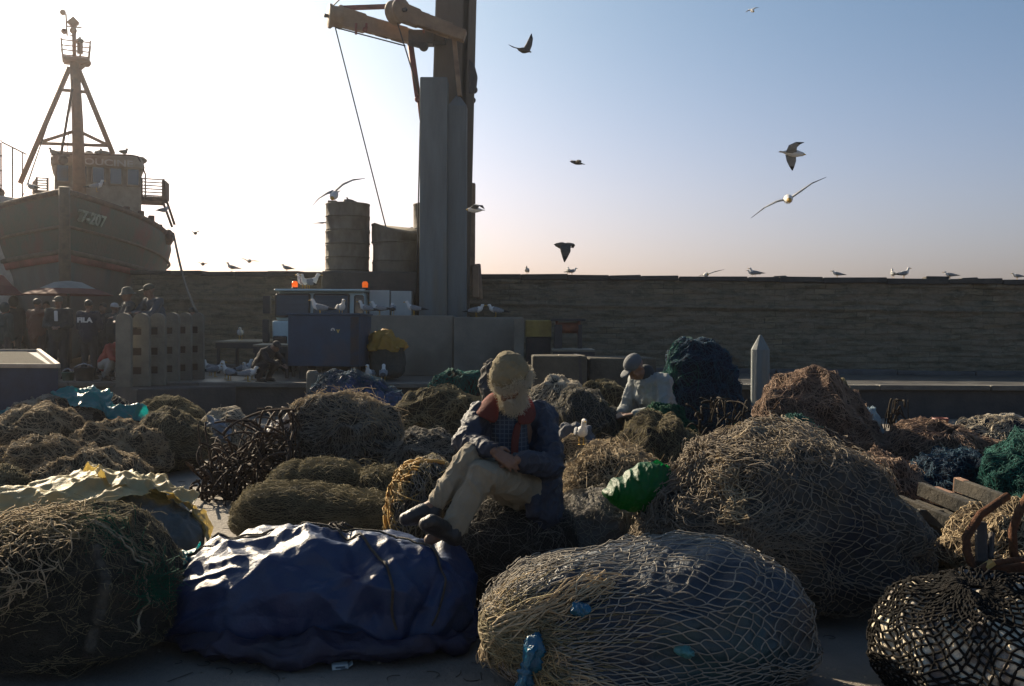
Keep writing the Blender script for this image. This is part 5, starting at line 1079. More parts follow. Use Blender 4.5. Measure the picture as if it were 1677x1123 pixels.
# rusty dredge frame at the right edge
DR = mat('rusty_iron', (.10, .04, .018), (.045, .022, .013), 12, .9, .8, 40, c3=(.16, .075, .03), spec=.2)
dr = empty('dredge_frame', P(1640, 960, 5.0), 0, 'rusty iron dredge frame with curved bars resting on the black net bag', 'dredge frame'); do = dr.location.copy()
def DL(px, py, y): return P(px, py, y) - do
b = MB(); b.tube([DL(*q) for q in ((1650, 812, 5.3), (1606, 842, 5.2), (1582, 880, 5.1), (1584, 905, 5.05), (1592, 925, 5.0), (1600, 945, 5.0))], .022, 8); b.build('curved_bar', DR, dr)
b = MB(); b.tube([DL(*q) for q in ((1690, 800, 5.3), (1668, 840, 5.2), (1658, 870, 5.15), (1660, 905, 5.1), (1668, 930, 5.1))], .022, 8); b.build('curved_bar', DR, dr)
b = MB(); b.tube([DL(*q) for q in ((1720, 925, 5.1), (1660, 918, 5.05), (1620, 925, 5.0), (1588, 945, 4.9), (1574, 958, 4.85), (1582, 970, 4.8), (1610, 972, 4.75), (1680, 960, 4.75))], .020, 8); b.build('ring_bar', DR, dr)
b = MB(); b.bar(DL(1600, 945, 5.0), DL(1720, 930, 5.0), .03, .09); b.build('cross_plate', DR, dr, bevel=.006)
b = MB(); b.bar(DL(1606, 856, 5.25), DL(1608, 925, 5.1), .06, .05); b.bar(DL(1624, 872, 5.25), DL(1622, 915, 5.1), .03, .03); b.build('upright_plate', mat('black_iron', (.03, .022, .018), (.05, .035, .025), 8, .7, .5), dr, bevel=.01)
b = MB(); b.bar(DL(1608, 932, 4.98), DL(1626, 920, 4.98), .05, .02); b.build('orange_tag', YELR, dr)
b = MB(); b.tube([DL(1625, 940, 4.9) + Vector((k * .022, 0, .004 * (k % 2))) for k in range(12)], [.006 if k % 2 else .010 for k in range(12)], 6); b.build('rebar', DR, dr)
# cigarette packet
cp = empty('cigarette_packet', G(561, 1094), R(14), 'crushed pale cigarette packet lying on the ground in front of the blue tarpaulin', 'cigarette packet'); PK = mat('packet_card', (.42, .48, .48), (.34, .39, .39), 20, .6)
b = MB(); b.box((-.012, 0, .012), (.075, .05, .022), j=.001); b.build('packet_body', PK, cp, bevel=.001)
b = MB(); b.box((.036, .004, .016), (.026, .05, .003), ry=R(-32)); b.build('packet_flap', PK, cp)
b = MB(); b.box((-.012, -.0262, .013), (.045, .001, .008)); b.box((.005, -.0262, .0055), (.03, .001, .003)); b.build('printed_band', mat('packet_print', (.05, .07, .09)), cp)
# pebbles and litter
b = MB()
for k in range(260):
    p = G(random.uniform(0, 1677), random.uniform(700, 1120)); s_ = random.uniform(.003, .014); b.ball(p + Vector((0, 0, s_ * .4)), (s_, s_ * random.uniform(.6, 1.2), s_ * .6), 5, 3)
tag(b.build('grit', mat('grit', (.2, .17, .13), (.08, .07, .06), 30)), kind='stuff')

S_ = []; rs = np.random.RandomState(77)
for k in range(240):
    p = G(rs.uniform(250, 1450), rs.uniform(690, 1122)); p = np.array([p.x, p.y, .006]); a_ = rs.uniform(0, 6.28); ln_ = rs.uniform(.02, .16); cv = rs.normal() * 1.5; q = [p]
    for i in range(6): a_ += cv * .3; p = p + np.array([math.cos(a_), math.sin(a_), 0]) * ln_ / 6; q.append(p)
    S_.append(q)
V_, Q_ = tubes_np(np.array(S_), .0022, 4); tag(mesh_np('twine_scraps', V_, Q_, T_DRK), kind='stuff')

# ================================================================== PEOPLE
SKIN = mat('weathered_skin', (.20, .11, .07), (.15, .08, .05), 20, .6, .3, 80)
HAIRW = mat('pale_beard_hair', (.72, .66, .52), (.56, .51, .41), 30, .8, trans=.2, tcol=(.85, .75, .5), spec=.3)
HAIRD = mat('dark_hair', (.02, .017, .014), rough=.6)
SHOE = mat('black_shoe_leather', (.012, .011, .012), (.025, .022, .02), 14, .45, .4, 50)
def cap(b, a, c, ra, rc, n=14):
    a, c = Vector(a), Vector(c); b.ball(a, ra, n, 8); b.ball(c, rc, n, 8)
    if (c - a).length > 1e-4: b.tube([a, c], [ra, rc], n)
def solid(name, build, voxel, m, parent, smooth=4, fold=0.0, ff=(10, 10, 10), fine=0.0, fs=0, fdir=None):
    b = MB(); build(b); me = bpy.data.meshes.new('tmp'); bmesh.ops.recalc_face_normals(b.bm, faces=b.bm.faces[:]); b.bm.to_mesh(me); b.bm.free()
    o = bpy.data.objects.new('tmp', me); COL.objects.link(o)
    r = o.modifiers.new('r', 'REMESH'); r.mode = 'VOXEL'; r.voxel_size = voxel; r.use_smooth_shade = True
    s = o.modifiers.new('s', 'SMOOTH'); s.iterations = smooth; s.factor = .5
    dg = bpy.context.evaluated_depsgraph_get(); ev = o.evaluated_get(dg); m2 = bpy.data.meshes.new_from_object(ev)
    bpy.data.objects.remove(o)
    n = len(m2.vertices); co = np.empty(n * 3); m2.vertices.foreach_get('co', co); co = co.reshape(-1, 3)
    if fold or fine:
        no = np.empty(n * 3); m2.vertices.foreach_get('normal', no); no = no.reshape(-1, 3)
        w = co + .04 * np.stack([noise(co * 6 + 3), noise(co * 6 + 13), noise(co * 6 + 23)], -1)
        d = fold * (ridge(w * np.array(ff) + fs, 2) - .6) + fine * fbm(co * 60, 2)
        co = co + no * d[:, None]; m2.vertices.foreach_set('co', co.ravel())
    m2.materials.clear(); m2.materials.append(m); m2.polygons.foreach_set('use_smooth', np.full(len(m2.polygons), True)); m2.update()
    o = bpy.data.objects.new(name, m2); COL.objects.link(o); o.parent = parent; return o
def hairs(name, m, parent, roots, dirs, ln, r, seed=1, curl=.3, K=5, grav=(0, 0, -.3)):
    rs = np.random.RandomState(seed); S = [np.array(roots, float)]; d = np.array(dirs, float); q = S[0]; g = np.array(grav)
    n = len(q); L = ln * rs.uniform(.5, 1.3, size=(n, 1)); c = rs.normal(size=(n, 3)) * curl
    for k in range(K):
        d = d + c * .35 + g * .25; d /= np.linalg.norm(d, axis=1)[:, None]; q = q + d * L / K; S.append(q)
    V, Q = tubes_np(np.stack(S, 1), r, 3); return mesh_np(name, V, Q, m, parent)
def hand_prims(b, wrist, d, up, s=1.0, curl=.5, side=1):
    """palm + four unequal fingers + thumb; d = pointing direction, up = back of the hand"""
    w, d, up = Vector(wrist), Vector(d).normalized(), Vector(up).normalized(); lat = d.cross(up).normalized(); up = lat.cross(d).normalized()
    for k, x in enumerate((-.028, -.009, .010, .028)):
        k0 = w + d * .02 * s + lat * x * .6 * s; k1 = w + d * (.085 + (.004, .008, .006, -.004)[k]) * s + lat * x * s
        cap(b, k0, k1, .013 * s, .011 * s, 8)
        ln = (.040, .045, .042, .033)[k] * s; p = k1; dd = d.copy()
        for j in range(3):
            dd = (dd - up * curl * (.55 + .12 * k * .5)).normalized(); q = p + dd * ln * (1, .62, .5)[j]; cap(b, p, q, (.0092 - .0008 * j) * s, (.0086 - .0010 * j) * s, 8); p = q
    t0 = w + d * .025 * s + lat * .026 * side * s; t1 = t0 + (d * .7 + lat * side * .8 - up * .3).normalized() * .045 * s; t2 = t1 + (d * .95 + lat * side * .15 - up * .4).normalized() * .032 * s
    cap(b, t0, t1, .014 * s, .011 * s, 8); cap(b, t1, t2, .0105 * s, .009 * s, 8)
def head_prims(b, c, f, up, s=1.0):
    """c centre of the skull, f facing direction"""
    f, up = Vector(f).normalized(), Vector(up).normalized(); r = f.cross(up).normalized(); up = r.cross(f).normalized()
    M = Matrix((r, f, up)).transposed(); c = Vector(c)
    def W(x, y, z): return c + M @ Vector((x, y, z)) * s
    b.ball(W(0, -.012, .03), (.078 * s, .098 * s, .088 * s), 20, 14, M)
    b.ball(W(0, .022, -.035), (.062 * s, .070 * s, .080 * s), 18, 12, M)
    b.ball(W(0, .045, -.088), (.036 * s, .036 * s, .024 * s), 12, 8, M)          # chin
    cap(b, W(0, .082, .012), W(0, .108, -.030), .010 * s, .014 * s, 8); b.ball(W(0, .104, -.034), (.019 * s, .014 * s, .012 * s), 10, 6, M)
    for sx in (-1, 1):
        cap(b, W(.012 * sx, .084, .024), W(.048 * sx, .068, .022), .011 * s, .010 * s, 8)      # brow
        b.ball(W(.040 * sx, .066, -.026), (.020 * s, .016 * s, .018 * s), 10, 6, M)            # cheek
        b.ball(W(.031 * sx, .074, .002), .0125 * s, 10, 6)                                      # eye ball
        b.ball(W(.080 * sx, -.008, -.010), (.010 * s, .020 * s, .032 * s), 10, 6, M)           # ear
    cap(b, W(-.020, .086, -.062), W(.020, .086, -.062), .0075 * s, .0075 * s, 8); cap(b, W(-.017, .084, -.074), W(.017, .084, -.074), .008 * s, .008 * s, 8)
    return W, M

# ---------------------------------------------------------------- the old man
om = empty('person', (P(850, 800, 5.72).x, 5.72, .62), 0, 'old bearded person in pale fur cap and open navy jacket, sitting cross-legged on a bale', 'person')
O0 = om.location.copy()
def Q(px, py, y): return P(px, py, y) - O0
pel, chest, neck = Q(856, 792, 5.74), Q(842, 705, 5.70), Q(838, 662, 5.62)
shL, shR = Q(786, 682, 5.58), Q(888, 686, 5.72)
elL, wrL = Q(762, 722, 5.42), Q(806, 738, 5.22)
elR, wrR = Q(903, 765, 5.50), Q(848, 752, 5.26)
hipA, kneeA, ankA = Q(832, 796, 5.66), Q(770, 748, 5.28), Q(712, 826, 5.22)
hipB, kneeB, ankB = Q(876, 800, 5.68), Q(790, 776, 5.20), Q(742, 864, 5.16)
hc = Q(836, 624, 5.50); fdir = Vector((-.46, -.52, -.70)); hup = Vector((-.35, -.60, .70))
WH = {}
def body(b):
    WH['W'], WH['M'] = head_prims(b, hc, fdir, hup, 1.0)
    cap(b, neck, hc + Vector((0, .03, -.03)), .058, .055); cap(b, chest, neck, .12, .07); cap(b, pel, chest, .14, .13); cap(b, shL, shR, .07, .07)
    for a_, e_, w_ in ((shL, elL, wrL), (shR, elR, wrR)): cap(b, a_, e_, .055, .042); cap(b, e_, w_, .040, .027)
    for h_, k_, a_ in ((hipA, kneeA, ankA), (hipB, kneeB, ankB)): cap(b, h_, k_, .085, .058); cap(b, k_, a_, .055, .036); cap(b, a_, a_ + Vector((-.12, -.02, -.06)), .036, .03)
    hand_prims(b, wrL, (.75, .05, -.45), (.15, -.75, .55), 1.0, .45, -1); hand_prims(b, wrR, (-.85, -.1, -.15), (-.1, -.6, .75), 1.0, .4, 1)
bobj = solid('body', body, .0048, SKIN, om, 3)
W = WH['W']; HM = WH['M']
TRS = mat('khaki_trousers', (.29, .25, .18), (.21, .18, .13), 5, .85, .4, 120, trans=.08, tcol=(.4, .32, .2))
def trousers(b):
    cap(b, pel + Vector((0, 0, -.01)), pel + Vector((-.02, -.05, .02)), .165, .15)
    cap(b, hipA, kneeA, .110, .074); cap(b, kneeA, ankA.lerp(kneeA, .08), .072, .056)
    cap(b, hipB, kneeB, .112, .078); cap(b, kneeB, ankB.lerp(kneeB, .02), .075, .064)
    cap(b, ankB.lerp(kneeB, .12), ankB + Vector((.03, .02, .02)), .066, .062)
solid('trousers', trousers, .007, TRS, om, 3, .012, (11, 11, 6), .0004, 4)
NAVY = mat('navy_jacket_cloth', (.013, .018, .034), (.02, .027, .046), 5, .65, .4, 60, spec=.5)
def jacket(b):
    # back and shoulders
    cap(b, shL + Vector((.02, .03, .0)), shR + Vector((-.01, .02, .0)), .085, .10); cap(b, Q(800, 705, 5.66), Q(880, 715, 5.80), .11, .13)
    cap(b, Q(845, 700, 5.80), Q(868, 790, 5.88), .14, .17); cap(b, Q(800, 700, 5.62), Q(806, 735, 5.60), .085, .07)
    # right-hand front panel hanging down over the bale
    cap(b, shR + Vector((.0, -.01, -.02)), Q(886, 770, 5.66), .095, .12); cap(b, Q(886, 770, 5.66), Q(893, 846, 5.60), .115, .075); cap(b, Q(866, 760, 5.60), Q(874, 838, 5.55), .07, .045); cap(b, Q(900, 770, 5.72), Q(902, 850, 5.68), .07, .07)
    # sleeves
    cap(b, shL, elL, .080, .070); cap(b, elL, wrL.lerp(elL, .10), .070, .052); cap(b, shR, elR, .085, .078); cap(b, elR, wrR.lerp(elR, .12), .075, .056)
solid('jacket', jacket, .008, NAVY, om, 3, .016, (9, 9, 10), .0005, 9)
SHIRT = bpy.data.materials.new('plaid_shirt'); SHIRT.use_nodes = True
def _plaid(m):
    N, L = m.node_tree.nodes, m.node_tree.links; b = N['Principled BSDF']; b.inputs['Roughness'].default_value = .85
    tc = N.new('ShaderNodeTexCoord'); prev = None
    for ax in ('X', 'Z'):
        w = N.new('ShaderNodeTexWave'); w.bands_direction = ax; w.inputs['Scale'].default_value = 13; L.new(tc.outputs['Object'], w.inputs[0])
        r = N.new('ShaderNodeMapRange'); r.inputs[1].default_value = .88; r.inputs[2].default_value = .97; L.new(w.outputs[1], r.inputs[0])
        if prev is None: prev = r.outputs[0]
        else: mx = N.new('ShaderNodeMath'); mx.operation = 'MAXIMUM'; L.new(prev, mx.inputs[0]); L.new(r.outputs[0], mx.inputs[1]); prev = mx.outputs[0]
    m_ = N.new('ShaderNodeMix'); m_.data_type = 'RGBA'; L.new(prev, m_.inputs[0]); m_.inputs[6].default_value = (.02, .03, .05, 1); m_.inputs[7].default_value = (.09, .11, .13, 1); L.new(m_.outputs[2], b.inputs['Base Color'])
_plaid(SHIRT)
def shirt(b): cap(b, Q(835, 672, 5.60), Q(838, 748, 5.58), .085, .10); cap(b, Q(820, 690, 5.58), Q(830, 740, 5.56), .07, .08); cap(b, neck, neck + Vector((0, -.01, .02)), .075, .068)
solid('shirt', shirt, .01, SHIRT, om, 3, .008, (12, 12, 10), 0, 2)
REDL = mat('red_lining', (.15, .032, .020), (.11, .024, .016), 8, .85, .4, 60, trans=.3, tcol=(.5, .09, .04))
def patch(name, grid, m, thick=.008, sub=2):
    """grid: rows of points -> subdivided thick patch"""
    nr, nc = len(grid), len(grid[0]); V = [p for row in grid for p in row]
    o = mesh_np(name, np.array([list(v) for v in V]), np.array([(i * nc + j, i * nc + j + 1, (i + 1) * nc + j + 1, (i + 1) * nc + j) for i in range(nr - 1) for j in range(nc - 1)]), m, om)
    s = o.modifiers.new('sub', 'SUBSURF'); s.levels = s.render_levels = sub; t = o.modifiers.new('thick', 'SOLIDIFY'); t.thickness = thick; return o
patch('collar', [[Q(812, 640, 5.60), Q(817, 662, 5.50), Q(816, 690, 5.46)], [Q(800, 648, 5.58), Q(800, 668, 5.47), Q(806, 694, 5.44)], [Q(788, 662, 5.56), Q(787, 673, 5.46), Q(793, 684, 5.45)], [Q(782, 673, 5.56), Q(781, 677, 5.48), Q(785, 681, 5.47)]], REDL)
patch('collar', [[Q(858, 640, 5.66), Q(852, 662, 5.54), Q(846, 694, 5.47)], [Q(868, 650, 5.66), Q(866, 672, 5.55), Q(858, 694, 5.48)], [Q(876, 664, 5.66), Q(879, 680, 5.58), Q(872, 694, 5.53)]], REDL)
patch('front_lining', [[Q(844, 690, 5.49), Q(854, 690, 5.51)], [Q(838, 712, 5.46), Q(850, 712, 5.48)], [Q(836, 735, 5.42), Q(846, 735, 5.45)], [Q(840, 765, 5.42), Q(850, 765, 5.45)], [Q(848, 790, 5.44), Q(858, 790, 5.48)], [Q(856, 812, 5.46), Q(864, 812, 5.50)]], REDL)
def shoe(b, ank, toe, w=1.0):
    ank, toe = Vector(ank), Vector(toe); cap(b, ank + Vector((.02, .01, .01)), ank + Vector((.01, 0, -.03)), .048, .050); cap(b, ank + Vector((.025, .01, -.045)), toe, .042, .036); cap(b, ank.lerp(toe, .35) + Vector((0, 0, .0)), toe + Vector((.03, 0, .012)), .046, .040)
solid('shoe', lambda b: shoe(b, Q(708, 832, 5.22), Q(664, 850, 5.16)), .007, SHOE, om, 3)
solid('shoe', lambda b: shoe(b, Q(738, 868, 5.14), Q(697, 858, 5.02)), .007, SHOE, om, 3)
# cap with a furry lower edge, and the beard
CAPM = mat('pale_wool_cap', (.27, .225, .13), (.20, .165, .10), 14, .95, .6, 90, trans=.1)
def capm(b): b.ball(W(0, -.020, .052), (.102, .120, .100), 22, 14, HM); b.ball(W(0, -.03, .10), (.080, .09, .065), 18, 10, HM); b.ball(W(0, -.075, .0), (.085, .06, .07), 14, 8, HM)
solid('cap', capm, .008, CAPM, om, 3, .006, (14, 14, 14), .002, 6)
rs = np.random.RandomState(5); 
def scatter(fn, n): return np.array([list(fn()) for _ in range(n)])
rt_, dr_ = [], []
for k in range(2600):                       # fur round the rim of the cap
    a_ = rs.uniform(0, 2 * math.pi); x, y = math.cos(a_) * .098, math.sin(a_) * .112 - .015; z = .018 + .02 * rs.normal() + (.012 if y > 0 else -.035)
    rt_.append(list(W(x * .97, y * .97, z))); dr_.append(list(HM @ Vector((x, y, rs.normal() * .05))))
hairs('cap_fur', HAIRW, om, rt_, dr_, .028, .0010, 3, .6)
def beardm(b):
    b.ball(W(0, .072, -.098), (.056, .036, .045), 16, 10, HM); b.ball(W(0, .080, -.125), (.045, .034, .045), 16, 10, HM); b.ball(W(0, .088, -.150), (.030, .026, .035), 12, 8, HM)
    for sx in (-1, 1): cap(b, W(.070 * sx, .01, -.04), W(.05 * sx, .055, -.095), .014, .028, 10); cap(b, W(.004 * sx, .098, -.052), W(.04 * sx, .085, -.07), .011, .010, 8)
bd = solid('beard', beardm, .006, HAIRW, om, 3, .006, (20, 20, 6), .001)
me = bd.data; idx = rs.choice(len(me.vertices), 3200); rt_ = [list(me.vertices[i].co) for i in idx]; dr_ = [list(me.vertices[i].normal * .8 + (HM @ Vector((0, .2, -1))) * .9) for i in idx]
hairs('beard_strands', HAIRW, om, rt_, dr_, .040, .0009, 4, .5)
for sx in (-1, 1):
    b = MB(); b.ball(W(.031 * sx, .0775, .001), .0105, 12, 8); e_ = b.build('eye', mat('eye_white', (.45, .42, .38), rough=.3), om)
    b = MB(); b.ball(W(.031 * sx, .0865, .000), (.005, .005, .005), 10, 6); b.build('pupil', mat('pupil_dark', (.01, .008, .006), rough=.2), e_)

# ---------------------------------------------------------------- generic clothed person
def person(label, loc, h, yaw, top, legs, hat=None, hatm=None, pose='down', lean=0.0, head=(0, -1, -.1), hood=False, vox=.016, top_name='jacket', group=None, extra=None, crouch=False):
    """local frame: the person faces -Y at yaw 0"""
    r = empty('person', loc, yaw, label, 'person', group); s = h / 1.75
    V_ = lambda x, y, z: Vector((x, y, z)) * s
    if pose == 'sit':      # sitting low, bent forward over the work
        pelv, ch, nk, hd = V_(0, .10, .50), V_(0, -.10, .80), V_(0, -.22, .97), V_(0, -.34, 1.06)
        hips = [V_(sx * .1, .05, .48) for sx in (-1, 1)]; kn = [V_(sx * .18, -.38, .55) for sx in (-1, 1)]; an = [V_(sx * .15, -.30, .10) for sx in (-1, 1)]
        sh = [V_(sx * .19, -.13, .92) for sx in (-1, 1)]; el = [V_(sx * .25, -.22, .64) for sx in (-1, 1)]; wr = [V_(sx * .09, -.44, .62) for sx in (-1, 1)]
    elif pose == 'crouch':
        pelv, ch, nk, hd = V_(0, .18, .36), V_(0, -.05, .62), V_(0, -.22, .76), V_(0, -.33, .80)
        hips = [V_(sx * .1, .15, .34) for sx in (-1, 1)]; kn = [V_(sx * .17, -.22, .42) for sx in (-1, 1)]; an = [V_(sx * .15, .04, .09) for sx in (-1, 1)]
        sh = [V_(sx * .18, -.12, .70) for sx in (-1, 1)]; el = [V_(sx * .24, -.30, .50) for sx in (-1, 1)]; wr = [V_(sx * .10, -.50, .40) for sx in (-1, 1)]
    else:
        l = lean; pelv, ch, nk, hd = V_(0, 0, .95), V_(0, -l * .35, 1.24), V_(0, -l * .62, 1.47), V_(0, -l * .75 - .02, 1.62)
        hips = [V_(sx * .09, 0, .92) for sx in (-1, 1)]; kn = [V_(sx * .10, -.03, .50) for sx in (-1, 1)]; an = [V_(sx * .11, .0, .09) for sx in (-1, 1)]
        sh = [V_(sx * .19, -l * .55, 1.42) for sx in (-1, 1)]
        if pose == 'folded': el = [V_(sx * .26, -.10 - l * .5, 1.16) for sx in (-1, 1)]; wr = [V_(-sx * .06, -.24 - l * .5, 1.16 + .03 * sx) for sx in (-1, 1)]
        elif pose == 'hold': el = [V_(sx * .25, -.06 - l * .4, 1.14) for sx in (-1, 1)]; wr = [V_(sx * .07, -.28 - l * .4, 1.10) for sx in (-1, 1)]
        elif pose == 'lean': el = [V_(sx * .26, -.22 - l * .5, 1.18) for sx in (-1, 1)]; wr = [V_(-sx * .05, -.36 - l * .6, 1.22) for sx in (-1, 1)]
        elif pose == 'pockets': el = [V_(sx * .29, .05, 1.14) for sx in (-1, 1)]; wr = [V_(sx * .19, -.10, .97) for sx in (-1, 1)]
        else: el = [V_(sx * .25, .02, 1.14) for sx in (-1, 1)]; wr = [V_(sx * .25, -.05, .88) for sx in (-1, 1)]
    hf = Vector(head); hu = Vector((0, 0, 1)) if abs(hf.normalized().z) < .8 else Vector((0, -1, .3)); K = {}
    def body(b):
        K['W'], K['M'] = head_prims(b, hd, hf, hu, s); cap(b, nk, hd, .055 * s, .055 * s); cap(b, ch, nk, .12 * s, .07 * s); cap(b, pelv, ch, .13 * s, .13 * s); cap(b, sh[0], sh[1], .06 * s, .06 * s)
        for i in (0, 1):
            cap(b, sh[i], el[i], .05 * s, .04 * s); cap(b, el[i], wr[i], .038 * s, .026 * s); d = (wr[i] - el[i]).normalized(); hand_prims(b, wr[i], d, (0, -.4, 1) if abs(d.z) < .7 else (0, -1, 0), s, .35, 1 if i else -1)
            cap(b, hips[i], kn[i], .08 * s, .055 * s); cap(b, kn[i], an[i], .05 * s, .035 * s); cap(b, an[i], an[i] + V_(0, -.14, -.04), .035 * s, .03 * s)
    solid('body', body, min(vox, .009), SKIN, r, 2)
    def tp(b):
        cap(b, sh[0], sh[1], .088 * s, .088 * s); cap(b, ch, nk.lerp(ch, .35), .155 * s, .12 * s); cap(b, pelv.lerp(ch, -.12), ch, .155 * s, .16 * s)
        cap(b, pelv.lerp(ch, .1) + V_(.07, 0, 0), ch + V_(.06, 0, 0), .13 * s, .14 * s); cap(b, pelv.lerp(ch, .1) - V_(.07, 0, 0), ch - V_(.06, 0, 0), .13 * s, .14 * s)
        for i in (0, 1): cap(b, sh[i], el[i], .076 * s, .066 * s); cap(b, el[i], wr[i].lerp(el[i], .08), .064 * s, .048 * s)
        if hood: b.ball(nk + V_(0, .07, .02), (.11 * s, .09 * s, .07 * s), 12, 8)
    solid(top_name, tp, vox, top, r, 3, .014, (8, 8, 7), 0, len(label))
    def lg(b):
        cap(b, hips[0], hips[1], .115 * s, .115 * s)
        for i in (0, 1): cap(b, hips[i], kn[i], .105 * s, .078 * s); cap(b, kn[i], an[i].lerp(kn[i], .05), .076 * s, .062 * s)
    solid('trousers', lg, vox, legs, r, 3, .012, (9, 9, 5), 0, 3)
    for i in (0, 1):
        b = MB(); cap(b, an[i] + V_(0, .02, -.035), an[i] + V_(0, -.15, -.05), .045 * s, .038 * s); b.box(an[i] + V_(0, -.06, -.078), (.085 * s, .27 * s, .02 * s)); b.build('shoe', SHOE, r)
    W_, M_ = K['W'], K['M']
    if hat == 'cap':
        b = MB(); b.ball(W_(0, -.012, .055), (.088 * s, .105 * s, .078 * s), 16, 10, M_); b.ball(W_(0, .115, .058), (.062 * s, .062 * s, .008 * s), 14, 5, M_); b.build('cap', hatm, r)
    elif hat == 'bucket':
        b = MB(); b.lathe(W_(0, -.01, .03), [(.16 * s, -.02), (.105 * s, .035), (.092 * s, .10), (.05 * s, .125), (.01, .128)], 18, M_ @ Matrix.Identity(3), closed=False); b.build('bucket_hat', hatm, r)
    elif hat == 'beanie':
        b = MB(); b.ball(W_(0, -.014, .050), (.090 * s, .108 * s, .092 * s), 16, 10, M_); b.build('beanie', hatm, r)
    elif hat == 'hood':
        b = MB(); b.ball(W_(0, -.03, .02), (.105 * s, .118 * s, .130 * s), 16, 10, M_); b.build('hood', hatm, r)
    else:
        b = MB(); b.ball(W_(0, -.022, .045), (.085 * s, .100 * s, .088 * s), 16, 10, M_); b.build('hair', HAIRD, r)
    if extra: extra(r, V_, W_, M_)
    return r
def cl(name, c, k=.75): return mat(name, c, tuple(x * k for x in c), 5, .8, .4, 50)
DKJ, DKT, BRN, TEALJ = cl('dark_jacket', (.028, .034, .036)), cl('dark_trousers', (.025, .028, .034)), cl('brown_red_jacket', (.11, .045, .028)), cl('dark_teal_jacket', (.02, .042, .042))
GRJ, PALJ, JEAN = cl('grey_blue_jacket', (.06, .075, .09)), cl('off_white_jacket', (.25, .27, .26)), cl('faded_jeans', (.06, .08, .11))
GRP = None
def stand(label, px, yt, y, *a, z0=SZ, ln=0.0, **k):
    h = (zat(yt, y, px) - z0) * 1.75 / (1.76 - ln * .1); return person(label, (at(px, y), y, z0), h, *a, lean=ln, **k)
def shirt_front(r, V_, W_, M_):
    b = MB(); b.box(V_(-.02, -.165, 1.33), V_(.07, .03, .22), rx=R(8)); b.build('shirt_front', mat('white_shirt', (.5, .52, .52)), r, bevel=.01)
def fila(r, V_, W_, M_):
    text_mesh('FILA', .125, mat('white_print', (.55, .56, .55)), r, V_(0, .178, 1.30), (R(90), 0, R(180)), sx=1.25, bold=.006, extrude=.003)
stand('person in dark teal jacket with back turned, cut by the left edge', 8, 495, 19.6, R(150), TEALJ, DKT, 'hood', TEALJ)
stand('person in a dark hooded coat, second from the left edge', 22, 485, 20.6, R(-120), DKJ, DKT, 'hood', DKJ)
stand('person in a reddish brown jacket seen from behind, third from the left', 61, 488, 19.3, R(165), BRN, cl('brown_trousers', (.06, .035, .028)), None, pose='hold')
stand('person half hidden behind the reddish brown jacket, only a dark head showing', 76, 492, 20.8, R(20), DKJ, DKT)
stand('person in a cap and dark jacket over a white shirt, looking down', 96, 484, 19.0, R(14), DKJ, DKT, 'cap', cl('khaki_cap', (.12, .10, .07)), pose='hold', head=(-.35, -.85, -.25), extra=shirt_front)
stand('broad person seen from behind in a navy sweatshirt with white lettering across the back', 145, 490, 18.9, R(176), cl('navy_sweatshirt', (.02, .026, .045)), DKT, None, pose='hold', extra=fila, top_name='sweatshirt')
stand('person behind the navy sweatshirt, dark hair and dark coat', 169, 495, 20.6, R(-10), DKJ, DKT)
stand('person in a white cap and black coat behind the bucket hat', 187, 495, 20.0, R(150), DKJ, DKT, 'cap', cl('white_cap', (.45, .45, .43)))
stand('person in a wide bucket hat looking left over the concrete barrier', 210, 471, 18.6, R(-55), cl('grey_coat', (.045, .05, .05)), DKT, 'bucket', cl('olive_hat', (.09, .09, .07)), pose='folded', head=(-.2, -1, -.1))
stand('person in a cap and grey blue jacket leaning with folded arms on the concrete barrier', 262, 467, 18.75, R(-35), GRJ, DKT, 'cap', cl('dark_green_cap', (.03, .04, .03)), pose='lean', ln=.28, head=(-.3, -.9, -.35))
stand('person behind the right end of the concrete barrier, only a dark head showing', 314, 503, 20.4, R(30), DKJ, DKT, 'beanie', DKJ)
person('person in red top and pale trousers bending low beside the concrete barrier', (at(183, 18.6), 18.6, SZ), 1.55, R(60), cl('red_top', (.30, .045, .03)), cl('pale_trousers', (.32, .31, .28)), None, pose='crouch', top_name='sweater')
person('person in black crouching on the edge of the dock, bent over to the right', (at(434, 18.45), 18.45, SZ), 1.42, R(62), cl('black_coat', (.010, .010, .014)), cl('black_trousers', (.012, .012, .016)), 'cap', cl('grey_black_cap', (.03, .03, .034)), pose='crouch', head=(.0, -.8, -.6))
# man with the pale jacket
s2_ = person('seated person in a grey cap and off white jacket bent over the green net', (P(1080, 700, 10.25).x, 10.25, .10), 1.84, R(-52), PALJ, DKT, 'cap', cl('grey_cap', (.09, .10, .11)), pose='sit', head=(-.05, -.62, -.75), vox=.011)
hd_ = MB(); hd_.ball((0, -.205, 1.03), (.095, .10, .115), 14, 10); hd_.build('dark_hood', DKJ, s2_)

